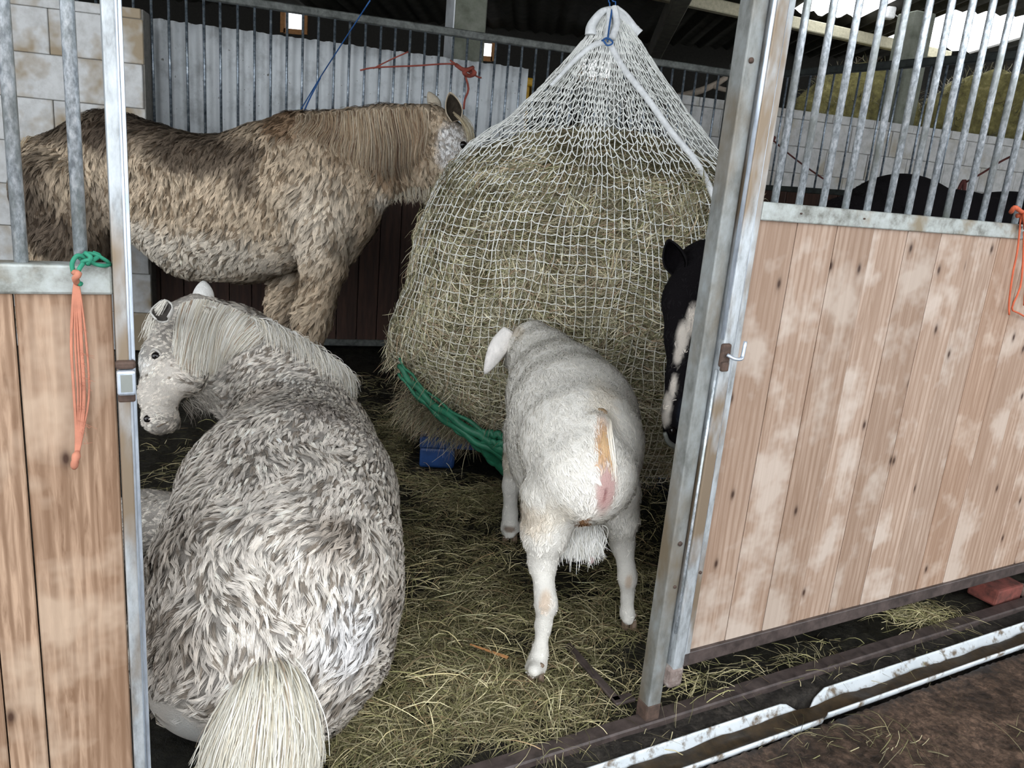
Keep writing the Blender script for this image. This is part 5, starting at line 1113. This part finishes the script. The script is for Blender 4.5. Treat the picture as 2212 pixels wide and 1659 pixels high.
def brick(px, py, rz, label, sc=1.0):
    P = atz(px, py, 0); bm = bmesh.new(); add_box(bm, -0.09 * sc, 0.09 * sc, -0.05, 0.05, 0, 0.062, 0.008, 2)
    for v in bm.verts: v.co += Vector(((noise3(np.array(v.co), 30, 1) - 0.5) * 0.012, (noise3(np.array(v.co), 30, 2) - 0.5) * 0.012, (noise3(np.array(v.co), 30, 3) - 0.5) * 0.01))
    o = bm_obj('brick', bm, M['brick']); o.location = (P[0], P[1], -0.004); o.rotation_euler = (0.05, 0.06, rz); tag(o, label, 'brick', None, 'thing')
brick(2145, 1285, 0.55, 'chipped red brick wedged on the ground under the sliding door')
M['stone'] = plain('broken_concrete', (0.24, 0.17, 0.14), 0.95, 0, 0.6)
def stone():
    P = atz(2206, 1284, 0); bm = bmesh.new(); bmesh.ops.create_icosphere(bm, subdivisions=2, radius=0.045)
    for v in bm.verts: v.co *= 0.8 + 0.5 * float(noise3(np.array(v.co), 25, 4)); v.co.z *= 0.6
    o = bm_obj('stone', bm, M['stone']); o.location = (P[0] + 0.02, P[1], 0.012); tag(o, 'lump of broken concrete beside the red brick', 'stone', None, 'thing')
stone()

# ------------------------------------------------------------------ twines
def dl(s, y, z): return A_((DOOR0[0] + D_D[0] * s + D_N[0] * y, DOOR0[1] + D_D[1] * s + D_N[1] * y, z))
def onp(px, py, y=-0.035):      # photo point on the front plane
    d = A_(ray(px, py)); O = DOOR0 + D_N * y; t = (O @ D_N) / (d[:2] @ D_N); return A_((d[0] * t, d[1] * t, EYE + d[2] * t))
def left_twine():
    root = thing('baler_twine', 'orange baler twine tied with green rope to the left rail, hanging down the boards', 'twine', tuple(onp(165, 800)))
    rng = np.random.default_rng(5); P = []
    for k in range(9):
        dx = rng.normal(0, 4); w = (k - 4) * 3.4
        P.append(spline([onp(164 + dx * .3, 600), onp(166 + w * 0.6, 640), onp(170 + w + dx, 740, -0.030), onp(176 + w + dx, 850, -0.028), onp(172 + w * .6, 930, -0.028), onp(166 + w * .2, 985, -0.032)], 20))
    tubes('strands', P, 0.0016, M['orange_cord'], root, 5, world=True)
    tubes('lower_knot', [spline([onp(168, 975, -.034), onp(163, 992, -.04), onp(160, 1012, -.034)], 8)], [np.array([.003, .005, .0065, .006, .005, .006, .0055, .003])], M['orange_cord'], root, 8, world=True)
    tubes('upper_knot', [spline([onp(160, 588, -.034), onp(170, 592, -.05), onp(162, 602, -.045), onp(168, 612, -.034)], 10)], 0.0045, M['orange_cord'], root, 7, world=True)
    gr = [[onp(158, 590, -.034), onp(156, 568, -.036), onp(168, 552, -.034), onp(184, 560, -.03), onp(172, 580, -.04), onp(166, 600, -.036)],
          [onp(170, 560, -.03), onp(186, 548, -.026), onp(206, 550, -.024), onp(228, 562, -.022), onp(238, 570, -.010)],
          [onp(176, 566, -.034), onp(192, 562, -.04), onp(204, 570, -.034), onp(222, 574, -.030), onp(238, 572, -.012)],
          [onp(184, 546, -.03), onp(196, 556, -.04), onp(190, 570, -.036), onp(204, 560, -.03), onp(214, 552, -.02), onp(200, 546, -.02)],
          [onp(166, 600, -.036), onp(172, 614, -.038), onp(176, 612, -.034)]]
    tubes('green_rope', [spline(g, 26) for g in gr], [0.0032, 0.0028, 0.0030, 0.0034, 0.0028], M['green_cord'], root, 7, world=True)
    fz = [[onp(176 + rng.normal(0, 6), y, -.03), onp(190 + rng.normal(0, 10), y + rng.normal(8, 10), -.034)] for y in rng.uniform(700, 960, 40)]
    tubes('frayed_fibres', [spline(f, 4) for f in fz], 0.00025, M['orange_cord'], root, 3, world=True, cap=False)
left_twine()
def right_twine():
    root = thing('baler_twine', 'bright orange twine looped round the sliding door rail at the right edge', 'twine', tuple(onp(2200, 560)))
    P = [spline([onp(2205, 470, -.03), onp(2198, 540, -.035), onp(2188, 590, -.04), onp(2180, 650, -.036), onp(2180, 680, -.036)], 16), spline([onp(2212, 500, -.03), onp(2210, 560, -.035), onp(2204, 620, -.04), onp(2186, 665, -.036), onp(2200, 676, -.036), onp(2225, 690, -.03)], 16), spline([onp(2220, 520, -.03), onp(2216, 600, -.035), onp(2212, 660, -.04)], 10)]
    tubes('loop', P, 0.0025, M['orange_bright'], root, 6, world=True)
    tubes('knot', [spline([onp(2184, 458, -.034), onp(2192, 448, -.05), onp(2204, 456, -.04), onp(2214, 464, -.04), onp(2196, 466, -.03)], 14), spline([onp(2212, 458, -.03), onp(2214, 470, -.055), onp(2216, 494, -.034)], 10)], 0.0062, M['orange_bright'], root, 8, world=True)
right_twine()
def yA(x): return A0[1] + (x - A0[0]) * math.tan(RZ_A)
def onA(px, py, off=-0.05):
    d = A_(ray(px, py)); n = A_((-math.sin(RZ_A), math.cos(RZ_A))); O = A0 + n * off; t = (O @ n) / (d[:2] @ n); return A_((d[0] * t, d[1] * t, EYE + d[2] * t))
def red_twine():
    root = thing('red_twine', 'faded red twine strung along and knotted to the grey bar partition', 'twine', tuple(onA(1010, 155)))
    tubes('cord', [spline([onA(778, 152), onA(810, 146), onA(900, 142), onA(975, 138), onA(1005, 150)], 16), spline([onA(806, 148), onA(846, 128), onA(882, 112)], 8), spline([onA(972, 130), onA(990, 142), onA(1030, 165), onA(1040, 168)], 8), spline([onA(1004, 160), onA(1012, 192), onA(1004, 215), onA(1002, 236)], 10)], [0.006, 0.005, 0.006, 0.008], M['red_cord'], root, 6, world=True)
    tubes('knot', [spline([onA(985, 140), onA(1000, 150, -.1), onA(1016, 150), onA(1026, 158, -.1), onA(1014, 164), onA(1002, 156, -.1), onA(1022, 146)], 24)], 0.014, M['red_cord'], root, 8, world=True)
red_twine()
def onB(px, py, off=0.02):
    d = A_(ray(px, py)); n = A_((-math.sin(RZ_B), math.cos(RZ_B))); O = B0 + n * off; t = (O @ n) / (d[:2] @ n); return A_((d[0] * t, d[1] * t, EYE + d[2] * t))
def dark_string():
    root = thing('string', 'thin dark string slanting across the far partition behind the sliding door bars', 'string', tuple(onB(1700, 310)))
    tubes('cord', [spline([onB(1656, 268), onB(1668, 300), onB(1720, 345), onB(1778, 386)], 16), spline([onB(1660, 292), onB(1668, 306), onB(1674, 296), onB(1664, 300)], 12)], [0.006, 0.009], M['red_dark'], root, 6, world=True)
    root = thing('halter_rope', 'dull red rope knotted on the far partition near the right edge', 'rope', tuple(onB(2080, 400)))
    tubes('cord', [spline([onB(2066, 425), onB(2076, 400), onB(2084, 392), onB(2080, 430)], 14), spline([onB(2084, 395), onB(2120, 375), onB(2160, 350), onB(2190, 335)], 12)], [0.012, 0.006], M['red_dark'], root, 6, world=True)
M['red_dark'] = plain('grimy_red_rope', (0.12, 0.035, 0.03), 0.85)
dark_string()
def blue_string():
    root = thing('blue_string', 'thin blue string running from the roof down to the grey bar partition', 'string', tuple(onA(650, 240)))
    tubes('cord', [spline([aty(800, 0, 4.6), aty(735, 100, 4.9), aty(690, 170, 5.2), onA(645, 245)], 20), spline([onA(692, 168), onA(668, 215), onA(655, 245)], 8)], [0.004, 0.005], M['blue_cord'], root, 6, world=True)
    tubes('cord_top', [spline([aty(800, 0, 4.6), aty(840, -60, 4.4), (aty(870, -90, 4.35))], 6)], 0.004, M['blue_cord'], root, 6, world=True)
blue_string()

# ------------------------------------------------------------------ beyond the partitions
def cab():
    Y = 7.9; a, b = aty(1028, 170, Y), aty(1150, 172, Y); x0, x1, zt = a[0] - 0.25, b[0] - 0.02, a[2]
    root = thing('machine_cab', 'yellow framed machine cab parked beyond the grey bar partition', 'machine', ((x0 + x1) / 2, Y, 0)); P = dict(parent=root, world=True)
    box('cab_roof', x0 - 0.03, x1 + 0.03, Y - 0.03, Y + 1.2, zt - 0.03, zt + 0.05, M['yellow'], bev=0.02, seg=2, **P)
    for x in (x0, x1 - 0.06):
        for y in (Y, Y + 1.1): box('pillar', x, x + 0.06, y, y + 0.06, 1.0, zt, M['yellow'], bev=0.01, **P)
    box('lower_panel', x0, x1, Y, Y + 0.05, 0.75, 1.15, M['yellow'], bev=0.01, **P)
    box('window_frame', x0 + 0.06, x1 - 0.06, Y + 0.01, Y + 0.05, zt - 0.20, zt - 0.16, M['tyre'], **P)
    box('window_glass', x0 + 0.06, x1 - 0.06, Y + 0.025, Y + 0.035, 1.15, zt - 0.04, M['cabglass'], **P)
    box('cab_back', x0, x1, Y + 1.1, Y + 1.16, 0.7, zt, M['tyre'], **P); box('chassis', x0 - 0.1, x1 + 0.1, Y + 0.05, Y + 2.4, 0.45, 0.85, M['yellow'], bev=0.03, **P)
    for x in (x0 - 0.2, x1 + 0.08):
        for y in (Y + 0.35, Y + 1.9):
            v, q, t = tube_arrays([(x - 0.12, y, 0.42), (x - 0.11, y, 0.42), (x + 0.11, y, 0.42), (x + 0.12, y, 0.42)], [0.36, 0.42, 0.42, 0.36], 24); np_obj('wheel', v, [q, t], M['tyre'], root, None, True)
cab()
def old_bale(px, py, Y, r, L, rz, label, seed, zc, group=None):
    C0 = aty(px, 220, Y); C0[2] = zc; root = thing('old_round_bale', label, 'hay bale', tuple(C0 * A_((1, 1, 0))), 0, group); n = 48; m = 10; V = []
    ax = A_((math.cos(rz), math.sin(rz), 0)); u = A_((-ax[1], ax[0], 0)); w = A_((0, 0, 1.0))
    prof = [(-0.5, 0.02), (-0.5, 0.5), (-0.49, 0.92), (-0.44, 0.99), (-0.2, 1.0), (0.2, 1.0), (0.44, 0.99), (0.49, 0.92), (0.5, 0.5), (0.5, 0.02)]
    for t, rr in prof:
        for j in range(n):
            a = 2 * math.pi * j / n; p = C0 + ax * t * L + (u * math.cos(a) + w * math.sin(a)) * r * rr; V.append(p)
    V = A_(V); V = V + (fbm(V, 9, seed, 3) - 0.5)[:, None] * (V - C0) / r * 0.10; I = np.arange(len(V)).reshape(m, n); J = np.roll(I, -1, 1)
    F = np.stack([I[:-1], I[1:], J[1:], J[:-1]], -1).reshape(-1, 4); np_obj('wrapped_hay', V, F, M['moss'], root, None, True)
    rng = np.random.default_rng(seed); K = 1500; f = rng.integers(0, len(V), K); d = (V[f] - C0) + rng.normal(0, 0.5, (K, 3))
    strands('surface_stems', V[f], d, 0.05 + 0.1 * rng.random(K), 0.006, hay_cols(K, rng, 0.5), M['hay'], root, 0.3, None, seed)
old_bale(1850, 0, 9.9, 0.73, 1.2, 1.25, 'mossy yellow round bale behind the blockwork, left of the grey column', 3, 2.17)
old_bale(2125, 0, 9.6, 0.73, 1.2, 1.25, 'mossy yellow round bale behind the blockwork, right of the grey column', 5, 2.17)
old_bale(1850, 0, 9.9, 0.73, 1.2, 1.25, 'lower old round bale under the left mossy bale, mostly behind the blockwork', 7, 0.72)
old_bale(2125, 0, 9.6, 0.73, 1.2, 1.25, 'lower old round bale under the right mossy bale, mostly behind the blockwork', 9, 0.72)
br = thing('branch', 'pale bare forked branch lying along the top of the far blockwork', 'branch', tuple(aty(1530, 190, 7.4)))
tubes('branch_wood', [spline([aty(1440, 215, 7.5), aty(1500, 200, 7.4), aty(1545, 182, 7.4), aty(1580, 160, 7.4), aty(1620, 140, 7.4)], 20), spline([aty(1540, 185, 7.4), aty(1565, 194, 7.35), aty(1600, 193, 7.3), aty(1640, 200, 7.3)], 12)], [np.linspace(0.035, 0.02, 20), np.linspace(0.025, 0.014, 12)], M['branch'], br, 8, world=True)
fl = thing('flood_lamp', 'small white lamp housing hanging from the roof beside the grey column', 'lamp', tuple(aty(1922, 26, 9.0)))
P_ = aty(1922, 26, 9.0); box('housing', P_[0] - .05, P_[0] + .05, P_[1] - .05, P_[1] + .05, P_[2] - .07, P_[2] + .05, M['lampwhite'], fl, 0.02, 2, True)
tubes('lamp_arm', [[P_, P_ + A_((0.15, 0, -0.06)), P_ + A_((0.16, 0, 0.4))]], 0.01, M['lampwhite'], fl, 6, world=True)
